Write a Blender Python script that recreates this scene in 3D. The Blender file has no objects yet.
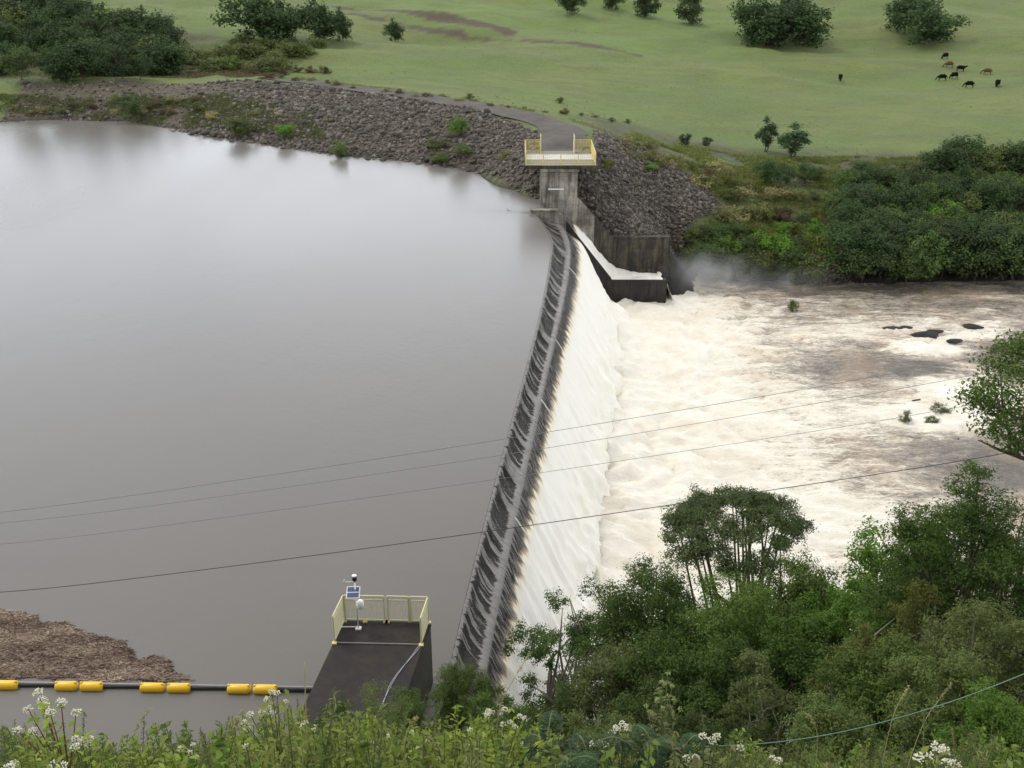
import bpy, math, random
import numpy as np
from mathutils import Vector, Matrix

C = bpy.context.scene
COL = C.collection
R = math.radians
rng = np.random.default_rng(7)
random.seed(7)
CAMH, FPX, PITCH = 25.0, 1000.0, R(25)
CP, SP = math.cos(PITCH), math.sin(PITCH)

# ------------------------------------------------------------------ geometry helpers
def ray(px, py):
    u = (px-512)/FPX; v = (384-py)/FPX
    return (u, CP+v*SP, -SP+v*CP)
def at(px, py, z):
    d = ray(px, py); t = (z-CAMH)/d[2]
    return Vector((d[0]*t, d[1]*t, z))
def aty(px, py, Y):
    d = ray(px, py); t = Y/d[1]
    return Vector((d[0]*t, Y, CAMH+d[2]*t))

def tag(o, label=None, cat=None, group=None, kind=None):
    pass
    if label: o['label'] = label
    if cat: o['category'] = cat
    if group: o['group'] = group
    if kind: o['kind'] = kind
    return o
def empty(name, loc=(0, 0, 0), rz=0.0):
    o = bpy.data.objects.new(name, None); COL.objects.link(o)
    o.location = loc; o.rotation_euler = (0, 0, rz); o.empty_display_size = .2
    return o
def link(name, me, parent=None, loc=None):
    o = bpy.data.objects.new(name, me); COL.objects.link(o)
    if parent: o.parent = parent
    if loc is not None: o.location = loc
    return o
def np_mesh(name, V, F, mat=None, smooth=False, attrs=None):
    V = np.asarray(V, dtype=np.float32); F = np.asarray(F, dtype=np.int32)
    me = bpy.data.meshes.new(name)
    k = F.shape[1]
    me.vertices.add(len(V)); me.vertices.foreach_set('co', V.ravel())
    me.loops.add(F.size); me.loops.foreach_set('vertex_index', F.ravel())
    me.polygons.add(len(F))
    me.polygons.foreach_set('loop_start', np.arange(0, F.size, k, dtype=np.int32))
    me.update(calc_edges=True)
    if smooth: me.polygons.foreach_set('use_smooth', np.ones(len(F), dtype=bool))
    for an, av in (attrs or {}).items():
        av = np.asarray(av, dtype=np.float32)
        if av.ndim == 1:
            a = me.attributes.new(an, 'FLOAT', 'POINT'); a.data.foreach_set('value', av)
        else:
            a = me.attributes.new(an, 'FLOAT_VECTOR', 'POINT'); a.data.foreach_set('vector', av.ravel())
    if mat: me.materials.append(mat)
    me.update()
    return me
def grid_faces(nr, nc):
    i = np.arange(nr-1)[:, None]*nc+np.arange(nc-1)[None, :]
    i = i.ravel()
    return np.stack([i, i+1, i+nc+1, i+nc], 1)

class MB:
    def __init__(s): s.v = []; s.f = []
    def box(s, c, size, M=None):
        b = len(s.v); hx, hy, hz = size[0]/2, size[1]/2, size[2]/2
        for x, y, z in ((-1,-1,-1),(1,-1,-1),(1,1,-1),(-1,1,-1),(-1,-1,1),(1,-1,1),(1,1,1),(-1,1,1)):
            p = Vector((x*hx, y*hy, z*hz))
            if M: p = M @ p
            s.v.append(tuple(p+Vector(c)))
        for q in ((0,3,2,1),(4,5,6,7),(0,1,5,4),(1,2,6,5),(2,3,7,6),(3,0,4,7)): s.f.append([b+i for i in q])
        return s
    def tube(s, pts, r, n=6, cap=True):
        pts = [Vector(p) for p in pts]
        rs = r if isinstance(r, (list, tuple)) else [r]*len(pts)
        b = len(s.v); prev = None
        for i, p in enumerate(pts):
            t = (pts[min(i+1, len(pts)-1)]-pts[max(i-1, 0)])
            if t.length < 1e-6: t = Vector((0, 0, 1))
            t.normalize()
            ref = prev if prev is not None else (Vector((1, 0, 0)) if abs(t.x) < .9 else Vector((0, 1, 0)))
            a = (ref-t*ref.dot(t))
            if a.length < 1e-4: a = t.orthogonal()
            a.normalize(); prev = a; bb = t.cross(a)
            for k in range(n):
                an = 2*math.pi*k/n
                s.v.append(tuple(p+(a*math.cos(an)+bb*math.sin(an))*rs[i]))
        for i in range(len(pts)-1):
            for k in range(n):
                k2 = (k+1) % n
                s.f.append([b+i*n+k, b+i*n+k2, b+(i+1)*n+k2, b+(i+1)*n+k])
        if cap:
            s.f.append([b+k for k in range(n)][::-1]); s.f.append([b+(len(pts)-1)*n+k for k in range(n)])
        return s
    def prism(s, poly, z0, z1):           # vertical prism, polygon counter-clockwise
        b = len(s.v); n = len(poly)
        z0s = z0 if isinstance(z0, (list, tuple)) else [z0]*n
        z1s = z1 if isinstance(z1, (list, tuple)) else [z1]*n
        for (x, y), z in zip(poly, z0s): s.v.append((x, y, z))
        for (x, y), z in zip(poly, z1s): s.v.append((x, y, z))
        s.f.append([b+i for i in range(n)][::-1]); s.f.append([b+n+i for i in range(n)])
        for i in range(n):
            j = (i+1) % n; s.f.append([b+i, b+j, b+n+j, b+n+i])
        return s
    def xprism(s, prof, y0, y1):          # profile in x,z extruded along y
        b = len(s.v); n = len(prof)
        for x, z in prof: s.v.append((x, y0, z))
        for x, z in prof: s.v.append((x, y1, z))
        s.f.append([b+i for i in range(n)]); s.f.append([b+n+i for i in range(n)][::-1])
        for i in range(n):
            j = (i+1) % n; s.f.append([b+j, b+i, b+n+i, b+n+j])
        return s
    def mesh(s, name, mat, smooth=False, bevel=0):
        me = bpy.data.meshes.new(name); me.from_pydata(s.v, [], s.f)
        if smooth: me.polygons.foreach_set('use_smooth', [True]*len(me.polygons))
        if mat: me.materials.append(mat)
        import bmesh
        bm = bmesh.new(); bm.from_mesh(me); bmesh.ops.recalc_face_normals(bm, faces=bm.faces)
        if bevel:
            bmesh.ops.bevel(bm, geom=[e for e in bm.edges if len(e.link_faces) == 2 and e.calc_face_angle(0) > .5], offset=bevel, segments=2, affect='EDGES')
        bm.to_mesh(me); bm.free()
        return me
    def build(s, name, mat, parent=None, smooth=False, bevel=0):
        return link(name, s.mesh(name, mat, smooth, bevel), parent)

# ------------------------------------------------------------------ noise in numpy
_T = np.random.default_rng(3).random((256, 256)).astype(np.float32)
def vn(x, y, s=0):
    x = np.asarray(x, dtype=np.float64)+s*17.3; y = np.asarray(y, dtype=np.float64)+s*9.7
    xi = np.floor(x).astype(int); yi = np.floor(y).astype(int)
    fx = x-xi; fy = y-yi; fx = fx*fx*(3-2*fx); fy = fy*fy*(3-2*fy)
    a = _T[xi & 255, yi & 255]; b = _T[(xi+1) & 255, yi & 255]
    c = _T[xi & 255, (yi+1) & 255]; d = _T[(xi+1) & 255, (yi+1) & 255]
    return (a*(1-fx)+b*fx)*(1-fy)+(c*(1-fx)+d*fx)*fy
def fbm(x, y, s=0, o=4, g=.5):
    t = 0; a = 1; n = 0
    for i in range(o):
        t = t+a*vn(x*2**i, y*2**i, s+i*3); n += a; a *= g
    return t/n
def sstep(a, b, x):
    t = np.clip((x-a)/(b-a), 0, 1); return t*t*(3-2*t)

# ------------------------------------------------------------------ node helper
class NT:
    def __init__(s, tree): s.t = tree; s.n = tree.nodes; s.l = tree.links
    def __call__(s, typ, _props=None, **kw):
        nd = s.n.new(typ)
        for k, v in (_props or {}).items(): setattr(nd, k, v)
        for k, v in kw.items():
            key = int(k[1:]) if k[0] == 'i' and k[1:].isdigit() else k.replace('_', ' ')
            sock = nd.inputs[key]
            if isinstance(v, bpy.types.NodeSocket): s.l.new(v, sock)
            elif isinstance(v, bpy.types.Node): s.l.new(v.outputs[0], sock)
            else: sock.default_value = v
        return nd
    def math(s, op, a, b=0.0, clamp=False):
        nd = s.n.new('ShaderNodeMath'); nd.operation = op; nd.use_clamp = clamp
        for i, v in enumerate((a, b)):
            if isinstance(v, bpy.types.NodeSocket): s.l.new(v, nd.inputs[i])
            elif isinstance(v, bpy.types.Node): s.l.new(v.outputs[0], nd.inputs[i])
            else: nd.inputs[i].default_value = v
        return nd.outputs[0]
    def mix(s, f, a, b):
        nd = s.n.new('ShaderNodeMix'); nd.data_type = 'RGBA'
        for key, v in ((0, f), (6, a), (7, b)):
            if isinstance(v, bpy.types.NodeSocket): s.l.new(v, nd.inputs[key])
            elif isinstance(v, bpy.types.Node): s.l.new(v.outputs[0], nd.inputs[key])
            else: nd.inputs[key].default_value = (tuple(v)+(1,)) if key and len(v) == 3 else v
        return nd.outputs[2]
    def ramp(s, f, stops):
        nd = s.n.new('ShaderNodeValToRGB')
        e = nd.color_ramp.elements
        while len(e) < len(stops): e.new(.5)
        for el, (p, c) in zip(e, stops):
            el.position = p
            el.color = (c, c, c, 1) if isinstance(c, (int, float)) else tuple(c)+(1,)
        s.l.new(f if isinstance(f, bpy.types.NodeSocket) else f.outputs[0], nd.inputs[0])
        return nd.outputs[0]
    def mr(s, v, a, b, c=0., d=1.):
        nd = s.n.new('ShaderNodeMapRange'); s.l.new(v, nd.inputs[0])
        for i, q in enumerate((a, b, c, d)): nd.inputs[i+1].default_value = q
        return nd.outputs[0]
def newmat(name):
    m = bpy.data.materials.new(name); m.use_nodes = True
    m.node_tree.nodes.clear(); return m, NT(m.node_tree)
def out(n, sh): n('ShaderNodeOutputMaterial', Surface=sh)
def coord(n, which='Object', scale=(1, 1, 1)):
    tc = n('ShaderNodeTexCoord').outputs[which]
    if scale == (1, 1, 1): return tc
    return n('ShaderNodeMapping', Vector=tc, Scale=scale).outputs[0]
def noise(n, vec, scale, detail=4, rough=.55, dist=0):
    return n('ShaderNodeTexNoise', Vector=vec, Scale=scale, Detail=detail, Roughness=rough, Distortion=dist).outputs[0]

def simple(name, col, rough=.6, metal=0, var=.25, scale=6, bump=.0, spec=.5):
    m, n = newmat(name); v = coord(n)
    f = noise(n, v, scale, 5, .6)
    c = n.mix(f, [x*(1-var) for x in col], [min(1, x*(1+var)) for x in col])
    kw = dict(Base_Color=c, Roughness=rough, Metallic=metal)
    if bump: kw['Normal'] = n('ShaderNodeBump', Height=f, Strength=bump, Distance=.02)
    b = n('ShaderNodeBsdfPrincipled', **kw); b.inputs['Specular IOR Level'].default_value = spec
    out(n, b); return m

def leafmat(name, a, b, trans=.28, rough=.55, hue=.0):
    m, n = newmat(name)
    t = n('ShaderNodeAttribute', {'attribute_name': 'tint'}).outputs['Fac']
    c = n.mix(t, a, b)
    oi = n('ShaderNodeObjectInfo').outputs['Random']
    c = n('ShaderNodeHueSaturation', Color=c, Hue=n.mr(oi, 0, 1, .485, .51), Saturation=n.mr(oi, 0, 1, .9, 1.02), Value=n.mr(oi, 0, 1, .8, 1.2))
    p = n('ShaderNodeBsdfPrincipled', Base_Color=c, Roughness=rough+.1); p.inputs['Specular IOR Level'].default_value = .12
    tc = n('ShaderNodeHueSaturation', Color=c, Hue=.49, Saturation=1.1, Value=1.3)
    tr = n('ShaderNodeBsdfTranslucent', Color=tc)
    out(n, n('ShaderNodeMixShader', i0=trans, i1=p, i2=tr)); return m

def concrete(name, dark, light, stain=.5, wet=.0, moss=0.0, stainw=3.0):
    m, n = newmat(name); v = coord(n)
    big = noise(n, v, .6, 5, .65); fine = noise(n, v, 9, 6, .7)
    streak = noise(n, coord(n, 'Object', (stainw, stainw, .25)), 1.1, 5, .7)
    c = n.mix(n.mr(big, .38, .62), dark, light)
    c = n.mix(n.math('MULTIPLY', n.mr(streak, .42, .62), stain), c, [x*.28 for x in dark])
    c = n.mix(n.math('MULTIPLY', n.mr(fine, .4, .75), .35), c, [x*.6 for x in dark])
    if moss:
        c = n.mix(n.math('MULTIPLY', n.mr(noise(n, v, 1.7, 4, .6), .52, .66), moss), c, (.06, .065, .02))
    # board-mark lines of the shuttering, every 0.9 m of height
    sp = n('ShaderNodeSeparateXYZ', Vector=v).outputs[2]
    ln = n.math('FRACT', n.math('MULTIPLY', sp, 1.1)); ln = n.mr(ln, .0, .035, 1., 0.)
    c = n.mix(n.math('MULTIPLY', ln, .6), c, [x*.3 for x in dark])
    b = n('ShaderNodeBsdfPrincipled', Base_Color=c, Roughness=n.mr(big, .3, .7, .75-wet*.45, .95-wet*.35),
          Normal=n('ShaderNodeBump', Height=fine, Strength=.5, Distance=.03))
    out(n, b); return m

M = {}
M['concrete'] = concrete('weathered_concrete', (.15, .135, .11), (.44, .40, .33), .7)
M['concrete_dark'] = concrete('wet_dark_concrete', (.016, .014, .012), (.05, .043, .036), .7, .0)
M['concrete_brown'] = concrete('stained_concrete', (.030, .026, .021), (.115, .095, .068), .9, .1, .3, 2.2)
M['slab'] = concrete('dark_slab', (.008, .0075, .007), (.042, .030, .022), .3, .0)
M['slab_side'] = concrete('mossy_wall', (.012, .012, .008), (.03, .028, .016), .6, .3, .5)
M['yellow'] = simple('yellow_paint', (.66, .55, .20), .45, var=.15)
M['paleyellow'] = simple('faded_yellow_paint', (.62, .58, .36), .5, var=.12)
M['float'] = simple('yellow_plastic', (.82, .50, .02), .35, var=.05)
M['darkpipe'] = simple('dark_pipe', (.035, .035, .035), .5)
M['greypipe'] = simple('grey_pipe', (.25, .24, .23), .5)
M['white'] = simple('white_paint', (.86, .86, .84), .4, var=.08)
M['black'] = simple('black_plastic', (.02, .02, .022), .4)
M['steel'] = simple('galvanised_steel', (.42, .42, .40), .4, .6)
M['cable'] = simple('cable_black', (.03, .03, .03), .6)
M['cable_grey'] = simple('cable_grey', (.16, .155, .15), .6)
M['hose'] = simple('pale_hose', (.42, .46, .52), .5)
M['greenrope'] = simple('green_rope', (.13, .21, .15), .6)
M['bark'] = simple('bark', (.11, .085, .06), .9, var=.5, scale=9, bump=.6)
M['bark_pale'] = simple('pale_bark', (.22, .19, .15), .9, var=.4, scale=9, bump=.6)
M['stem'] = simple('green_stem', (.12, .16, .05), .7)
M['redstem'] = simple('red_stem', (.18, .05, .035), .7)
M['straw'] = simple('straw_stem', (.42, .36, .16), .7)
M['bud'] = simple('green_buds', (.30, .36, .12), .8, var=.2, scale=30)
M['flower'] = simple('white_petals', (.70, .68, .52), .8, var=.12, scale=30)
M['cow_black'] = simple('black_hide', (.010, .009, .008), 1, spec=.05)
M['cow_brown'] = simple('brown_hide', (.10, .055, .03), 1, spec=.05)

def rockmat(name, a, b):
    m, n = newmat(name)
    t = n('ShaderNodeAttribute', {'attribute_name': 'tint'}).outputs['Fac']
    oi = n('ShaderNodeObjectInfo').outputs['Random']
    f = noise(n, coord(n), 3, 5, .65)
    c = n.mix(n.math('ADD', t, n.math('MULTIPLY', oi, .4), True), a, b)
    c = n.mix(n.mr(f, .3, .6), [x*.6 for x in a], c)
    out(n, n('ShaderNodeBsdfPrincipled', Base_Color=c, Roughness=.85, Normal=n('ShaderNodeBump', Height=f, Strength=.7, Distance=.08))); return m
M['rock'] = rockmat('riprap_basalt', (.045, .037, .029), (.25, .212, .168))
M['wetrock'] = rockmat('wet_basalt', (.02, .02, .02), (.06, .055, .05))

# solar panel: cell lines belong to the panel itself
m, n = newmat('solar_cells'); v = coord(n)
br = n('ShaderNodeTexBrick', {'offset': 0.0}, Vector=v, Color1=(.03, .05, .18, 1), Color2=(.04, .06, .2, 1), Mortar=(.3, .33, .4, 1), Scale=12)
out(n, n('ShaderNodeBsdfPrincipled', Base_Color=br.outputs[0], Roughness=.15)); M['solar'] = m

# ------------------------------------------------------------------ dam layout
CR = [(-3.3, 12), (-2.95, 24), (-2.4, 30), (-1.9, 34), (-.75, 42.4), (.15, 50.6), (.9, 55.4), (2.0, 66), (3.1, 82.5), (3.55, 91.7), (3.8, 97)]
_cy = np.array([c[1] for c in CR]); _cx = np.array([c[0] for c in CR])
_pf = np.polyfit(_cy, _cx, 3)
def crest(Y): return np.polyval(_pf, Y)-1.5*np.clip((np.asarray(Y, float)-83)/8.7, 0, 1)**1.3
def hill(X, Y):
    X = np.asarray(X, float); Y = np.asarray(Y, float)
    base = 23.2-.955*Y
    base = np.where(Y < 0, 23.2-.35*Y, base)
    return base+(fbm(X*.25, Y*.25, 5)-.5)*1.2*sstep(4, 9, Y)+(fbm(X*1.3, Y*1.3, 8)-.5)*.3

# control points of the far ground: x, y, z
FP = []
shore = [(-200,140),(-130,139),(-90,138),(-69.1,137.3),(-61.6,138.8),(-51.6,137.3),(-39.6,128.4),(-29.4,122.2),(-20,116.6),(-10.4,112.9),(-3.5,108),(.8,100.1),(2.6,96.5)]
for x, y in shore: FP += [(x, y, 0), (x-1.5, y-6, -1.6)]
for x, y in shore[:-2]: FP.append((x-3, y-15, -3))
for x, y in ((-150,100),(-80,90),(-30,90),(-8,85),(-4,90)): FP.append((x, y, -4))
road = [(-110,152),(-70.7,149),(-56.8,149.8),(-37.9,149.8),(-27,144),(-14.7,134.7),(-5,126.5),(3.3,118.2),(6.2,111.5),(5.2,103.5)]
for x, y in road[:-2]: FP += [(x, y, 3.7), (x+1.0, y+4.2, 3.7), (x+2, y+9, 2.4)]
FP += [(3,111,3.7),(8.5,112,3.7),(3.0,103,3.5),(8.0,103,3.5),(8.8,106,3.4),(2.2,101,2.4)]
FP += [(-70,175,3),(-30,170,2.2),(0,148,1),(27,145,-3.6),(67,140,-4),(110,145,-3),(20,126,-1),(12,135,1),
       (-60,200,5),(-30,200,3.2),(0,190,1),(40,180,-2.4),(90,180,-1.5),(150,180,2),(70,222,0),(110,225,2.5),(30,225,2),
       (-110,190,7),(-150,240,14),(-80,240,9),(-40,240,6.5),(0,240,5),(50,255,4.4),(110,250,5),(170,250,8),
       (-150,170,6),(-200,200,12),(200,200,8)]
FP += [(16.5,111.5,0),(24,109,-5),(17.5,102.5,-8.4),(9.0,99.3,-.6),(10.3,96.2,-3.75),(15.0,96.2,-3.75),(12.5,101,-2.3),(9.2,100.5,1.0),(12,107,1.6),(19,106,-3.8),(20.5,114,-1.5),(15,118,.6),(8.0,98.3,.3)]
FP += [(20,97,-10.5),(25,99,-8.2),(38,98.5,-8.3),(52,100,-8.2),(90,107,-8),(130,112,-8),(30,108,-6.3),(45,112,-6),(60,114,-6),(90,125,-5.5),(30,125,-3.5),(50,127,-4.3),(75,130,-4.5)]
for x in (15, 25, 38, 52): FP.append((x, 90, -12))
for x, y in ((90,100),(130,104),(15,70),(40,70),(90,70),(6,92.5),(11,92.5)): FP.append((x, y, -12))
for x in (-300, -150, 0, 150, 300): FP += [(x, 320, 14), (x, 450, 32)]
FP = np.array(FP, float)
def _phi(r): return r
_n = len(FP)
A = np.zeros((_n+3, _n+3))
D = np.hypot(FP[:, None, 0]-FP[None, :, 0], FP[:, None, 1]-FP[None, :, 1])
A[:_n, :_n] = _phi(D)+np.eye(_n)*-.15
A[:_n, _n] = 1; A[:_n, _n+1:_n+3] = FP[:, :2]; A[_n, :_n] = 1; A[_n+1:_n+3, :_n] = FP[:, :2].T
W = np.linalg.solve(A, np.concatenate([FP[:, 2], [0, 0, 0]]))
def farz(X, Y):
    X = np.asarray(X, float); Y = np.asarray(Y, float); sh = X.shape
    x = X.ravel(); y = Y.ravel(); o = np.zeros(len(x))
    for i in range(0, len(x), 20000):
        d = np.hypot(x[i:i+20000, None]-FP[None, :, 0], y[i:i+20000, None]-FP[None, :, 1])
        o[i:i+20000] = d @ W[:_n]+W[_n]+W[_n+1]*x[i:i+20000]+W[_n+2]*y[i:i+20000]
    return o.reshape(sh)
def ground(X, Y):
    X = np.asarray(X, float); Y = np.asarray(Y, float)
    h = hill(X, Y)
    f = farz(X, np.maximum(Y, 80))
    f = f+((fbm(X*.035, Y*.05, 2, 2)-.5)*4.2+(fbm(X*.11, Y*.13, 6, 2)-.5)*1.2)*sstep(155, 195, Y)+(fbm(X*.35, Y*.35, 4)-.5)*.5*sstep(100, 150, Y)
    # crown of the hill side runs into the beds
    bed = np.where(X < crest(Y)+2, -4., -12.)
    n_ = np.maximum(h, bed)
    w = sstep(75, 88, Y)
    z = n_*(1-w)+np.minimum(f, 200)*w
    carve = (Y > 91.9) & (Y < 95.05) & (X > 1.6) & (X < 15.4)
    z = np.where(carve, -12., z)
    sh_ = np.interp(X, [p[0] for p in shore], [p[1] for p in shore])
    z = np.where((X < 1.5) & (Y > 45) & (Y < sh_-4), np.minimum(z, -1.2), z)
    far = np.maximum(Y-450, 0)*.08
    return z+far
def g1(x, y): return float(ground(np.array([x]), np.array([y]))[0])
def hit(px, py, y0=95, y1=420):
    d = ray(px, py)
    Y = np.linspace(y0, y1, 1400); t = Y/d[1]
    X = d[0]*t; Z = CAMH+d[2]*t
    G = ground(X, Y); k = np.argmax(Z < G)
    return Vector((X[k], Y[k], G[k]))

# ------------------------------------------------------------------ terrain mesh
def axis(segs):
    a = []
    for s, e, st in segs: a += list(np.arange(s, e, st))
    a.append(segs[-1][1]); return np.array(a)
XA = axis([(-600,-220,20),(-220,-90,3),(-90,-20,.9),(-20,30,.55),(30,110,.9),(110,240,3),(240,600,20)])
YA = axis([(-60,0,5),(0,40,.6),(40,94,2.5),(94,130,.55),(130,160,.9),(160,300,1.6),(300,900,15)])
GX, GY = np.meshgrid(XA, YA)
GZ = ground(GX, GY)
def polymask(poly, X, Y):
    ins = np.zeros(X.shape, bool); n = len(poly)
    for i in range(n):
        x1, y1 = poly[i]; x2, y2 = poly[(i+1) % n]
        c = ((y1 > Y) != (y2 > Y)) & (X < (x2-x1)*(Y-y1)/(y2-y1+1e-9)+x1)
        ins ^= c
    return ins
rip_up = [(x, y-1.0) for x, y in shore[3:]]+[(3.0,99),(2.5,103),(3.0,110),(1.5,116.5)]+[(x, y+.2) for x, y in road[::-1][3:-1]]+[(-70,148)]
rip_dn = [(6.2,95.6),(8.3,95.5),(15.5,95.5),(17,100.5),(19,105),(24,109.5),(20.5,113.5),(13.5,114.5),(9.2,114),(8.6,104),(7.4,101),(6.2,99)]
jx = (fbm(GX*.4, GY*.4, 21)-.5)*4; jy = (fbm(GX*.4, GY*.4, 22)-.5)*4
rockm = (polymask(rip_up, GX+jx*.4, GY+jy*.3) | polymask(rip_dn, GX+jx*.6, GY+jy*.5)).astype(float)
# the left part of the bank is low gravel grown over with weeds
weedy = sstep(-30, -48, GX+jx*2)*rockm
dirt_shade = np.zeros_like(GX)
for (pa_, pb_, w_) in [((335,6),(440,18),1.3),((440,18),(508,31),2.0),((352,14),(470,38),.8),((470,38),(640,56),.5)]:  # first two segments: brown earth cut; last two: slope shading painted brown
    h1_, h2_ = hit(*pa_, 130), hit(*pb_, 130); xa, ya, xb, yb = h1_.x, h1_.y, h2_.x, h2_.y
    tt = np.clip(((GX-xa)*(xb-xa)+(GY-ya)*(yb-ya))/((xb-xa)**2+(yb-ya)**2), 0, 1)
    dd = np.hypot(GX-xa-tt*(xb-xa), GY-ya-tt*(yb-ya))+(fbm(GX*.3, GY*.3, 31)-.5)*3
    dirt_shade = np.maximum(dirt_shade, sstep(w_+.9, w_, dd))
scrub = sstep(142, 132, GY+jy*1.5+np.clip(GX-30, 0, 60)*.0)*sstep(6, 13, GX+jx)*(1-rockm)
scrub = np.maximum(scrub, sstep(60, 45, GY))
scrub = np.maximum(scrub, sstep(-48, -60, GX+jx*3)*sstep(205, 190, GY+jy*2)*sstep(148, 156, GY))
wet = np.maximum(sstep(-6.9, -8.0, GZ+jy*.3), sstep(20, 17.5, GX)*sstep(15, 16, GX)*sstep(103, 101, GY))*sstep(70, 90, GY)+sstep(.35, 0, GZ)*sstep(95, 100, GY)*(GX < 3)*(GY < 145)
m, n = newmat('ground')
def attr(n, nm): return n('ShaderNodeAttribute', {'attribute_name': nm}).outputs['Fac']
v = coord(n)
n1 = noise(n, v, .045, 5, .6); n2 = noise(n, coord(n, 'Object', (.35, 1, 1)), .2, 7, .65, .4); n3 = noise(n, v, 2.2, 6, .7); n5 = noise(n, v, .9, 5, .7, .6)
grass = n.mix(n.mr(n1, .38, .62), (.096, .158, .022), (.146, .182, .038))
grass = n.mix(n.mr(n2, .42, .66, 0, .85), grass, (.095, .115, .034))
grass = n.mix(n.math('MULTIPLY', n.mr(n5, .48, .66), .55), grass, (.090, .108, .032))
grass = n.mix(n.math('MULTIPLY', n.mr(n3, .45, .62), .5), grass, (.17, .185, .07))
grass = n.mix(n.math('MULTIPLY', attr(n, 'lush'), n.mr(n2, .3, .6, .75, .2)), grass, (.125, .20, .035))
grav = n.mix(n.mr(n3, .35, .65), (.045, .035, .026), (.15, .12, .09))
grav = n.mix(n.math('MULTIPLY', attr(n, 'weedy'), n.mr(n5, .4, .55)), grav, (.10, .088, .05))
scr = n.mix(n.mr(n5, .35, .62), (.045, .06, .016), (.11, .13, .04))
scr = n.mix(n.mr(n2, .5, .62), scr, (.085, .062, .035))
c = n.mix(attr(n, 'scrub'), grass, scr)
c = n.mix(attr(n, 'rockm'), c, grav)
c = n.mix(attr(n, 'dirt_shade'), c, n.mix(n.mr(n3, .3, .7), (.050, .038, .022), (.11, .08, .045)))
c = n.mix(attr(n, 'wet'), c, (.03, .026, .02))
hh = n.math('ADD', n3, n5)
out(n, n('ShaderNodeBsdfPrincipled', Base_Color=c, Roughness=.9, Normal=n('ShaderNodeBump', Height=hh, Strength=.9, Distance=.35)))
M['ground'] = m
def wpoly(pts):
    return [(hit(a_, b_, 120).x, hit(a_, b_, 120).y) for a_, b_ in pts]
jx4, jy4 = jx*1.2, jy*1.2
lush = polymask(wpoly([(395,3),(760,3),(745,52),(620,56),(520,36),(400,26)]), GX+jx4, GY+jy4).astype(float)
lush = np.maximum(lush, polymask(wpoly([(185,3),(245,3),(238,44),(205,50)]), GX+jx4, GY+jy4)*.8)
lush = np.maximum(lush, polymask(wpoly([(300,66),(420,88),(560,112),(700,128),(560,92),(420,66)]), GX+jx4, GY+jy4)*.4)
for _ in range(3): lush[1:-1, 1:-1] = (lush[1:-1, 1:-1]*2+lush[:-2, 1:-1]+lush[2:, 1:-1]+lush[1:-1, :-2]+lush[1:-1, 2:])/6
me = np_mesh('ground', np.stack([GX.ravel(), GY.ravel(), GZ.ravel()], 1), grid_faces(len(YA), len(XA)), M['ground'], True,
             {'rockm': rockm.ravel(), 'weedy': weedy.ravel(), 'dirt_shade': dirt_shade.ravel(), 'scrub': scrub.ravel(), 'wet': np.clip(wet, 0, 1).ravel(), 'lush': lush.ravel()})
tag(link('ground', me), kind='structure')

# crest road
def smooth_poly(P, k=10):
    P = np.array(P, float); t = np.arange(len(P)); tt = np.linspace(0, len(P)-1, (len(P)-1)*k+1)
    q = np.stack([np.interp(tt, t, P[:, i]) for i in range(P.shape[1])], 1)
    for _ in range(3):
        q[k//2:-(k//2)] = np.stack([np.convolve(q[:, i], np.ones(k//2*2+1)/(k//2*2+1), 'valid') for i in range(q.shape[1])], 1)
    return q
rl = [(x+.7, y+2.3) for x, y in road[3:-3]]+[(5.0, 117.5), (5.9, 110.5), (5.2, 104.5), (5.0, 100.9)]
rc = smooth_poly(rl)
tn = np.gradient(rc, axis=0); tn /= np.linalg.norm(tn, axis=1)[:, None]; nn = np.stack([-tn[:, 1], tn[:, 0]], 1)
cols = np.linspace(-1, 1, 7); V = []
for i, p in enumerate(rc):
    wd = 2.1 if i < len(rc)-30 else 2.1+min(1, (i-(len(rc)-30))/12)*.4
    if i > len(rc)-8: wd = 2.0
    wd *= min(1, .25+i/22)
    jj = (vn(i*.5, 0, 3)-.5)*.5
    for k in cols:
        q = p+nn[i]*k*(wd+jj*abs(k)); V.append((q[0], q[1], 0))
V = np.array(V); V[:, 2] = np.maximum(ground(V[:, 0], V[:, 1]), 3.55)+.10
V[-14:, 2] = 3.69
m, n = newmat('gravel_road'); v = coord(n)
a = noise(n, v, .5, 5, .6); b_ = noise(n, v, 5, 5, .7)
c = n.mix(n.mr(a, .35, .65), (.060, .050, .040), (.095, .081, .066)); c = n.mix(n.mr(b_, .5, .7), c, (.06, .06, .045))
out(n, n('ShaderNodeBsdfPrincipled', Base_Color=c, Roughness=.9, Normal=n('ShaderNodeBump', Height=b_, Strength=.6, Distance=.05)))
tag(link('road', np_mesh('road', V, grid_faces(len(rc), 7), m, True)), kind='structure')

# ------------------------------------------------------------------ reservoir water
ys = np.concatenate([np.arange(10, 27, 1.), np.arange(27, 91.6, .4), [91.7], np.arange(92, 170, 1.)])
ds = np.concatenate([[0, .15, .3, .5, .8, 1.2, 1.7, 2.3, 3, 4, 5, 6.5, 8, 10, 13, 17, 22], np.arange(28, 120, 6.), [150, 200, 300, 500]])
V = []
for y in ys:
    xc = float(crest(y)) if y <= 91.75 else 3.0
    for d in ds:
        sm = float(sstep(96, 88, np.array(y)))
        V.append((xc-d, y, -.26*math.exp(-d/2.6)*sm-.0))
m, n = newmat('reservoir_water'); v = coord(n)
w1 = noise(n, coord(n, 'Object', (1, .55, 1)), .55, 4, .6); w2 = noise(n, v, 2.6, 3, .55)
hgt = n.math('ADD', w1, n.math('MULTIPLY', w2, .35))
pat = noise(n, coord(n, 'Object', (.05, .018, 1)), 1., 3, .5)
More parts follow.
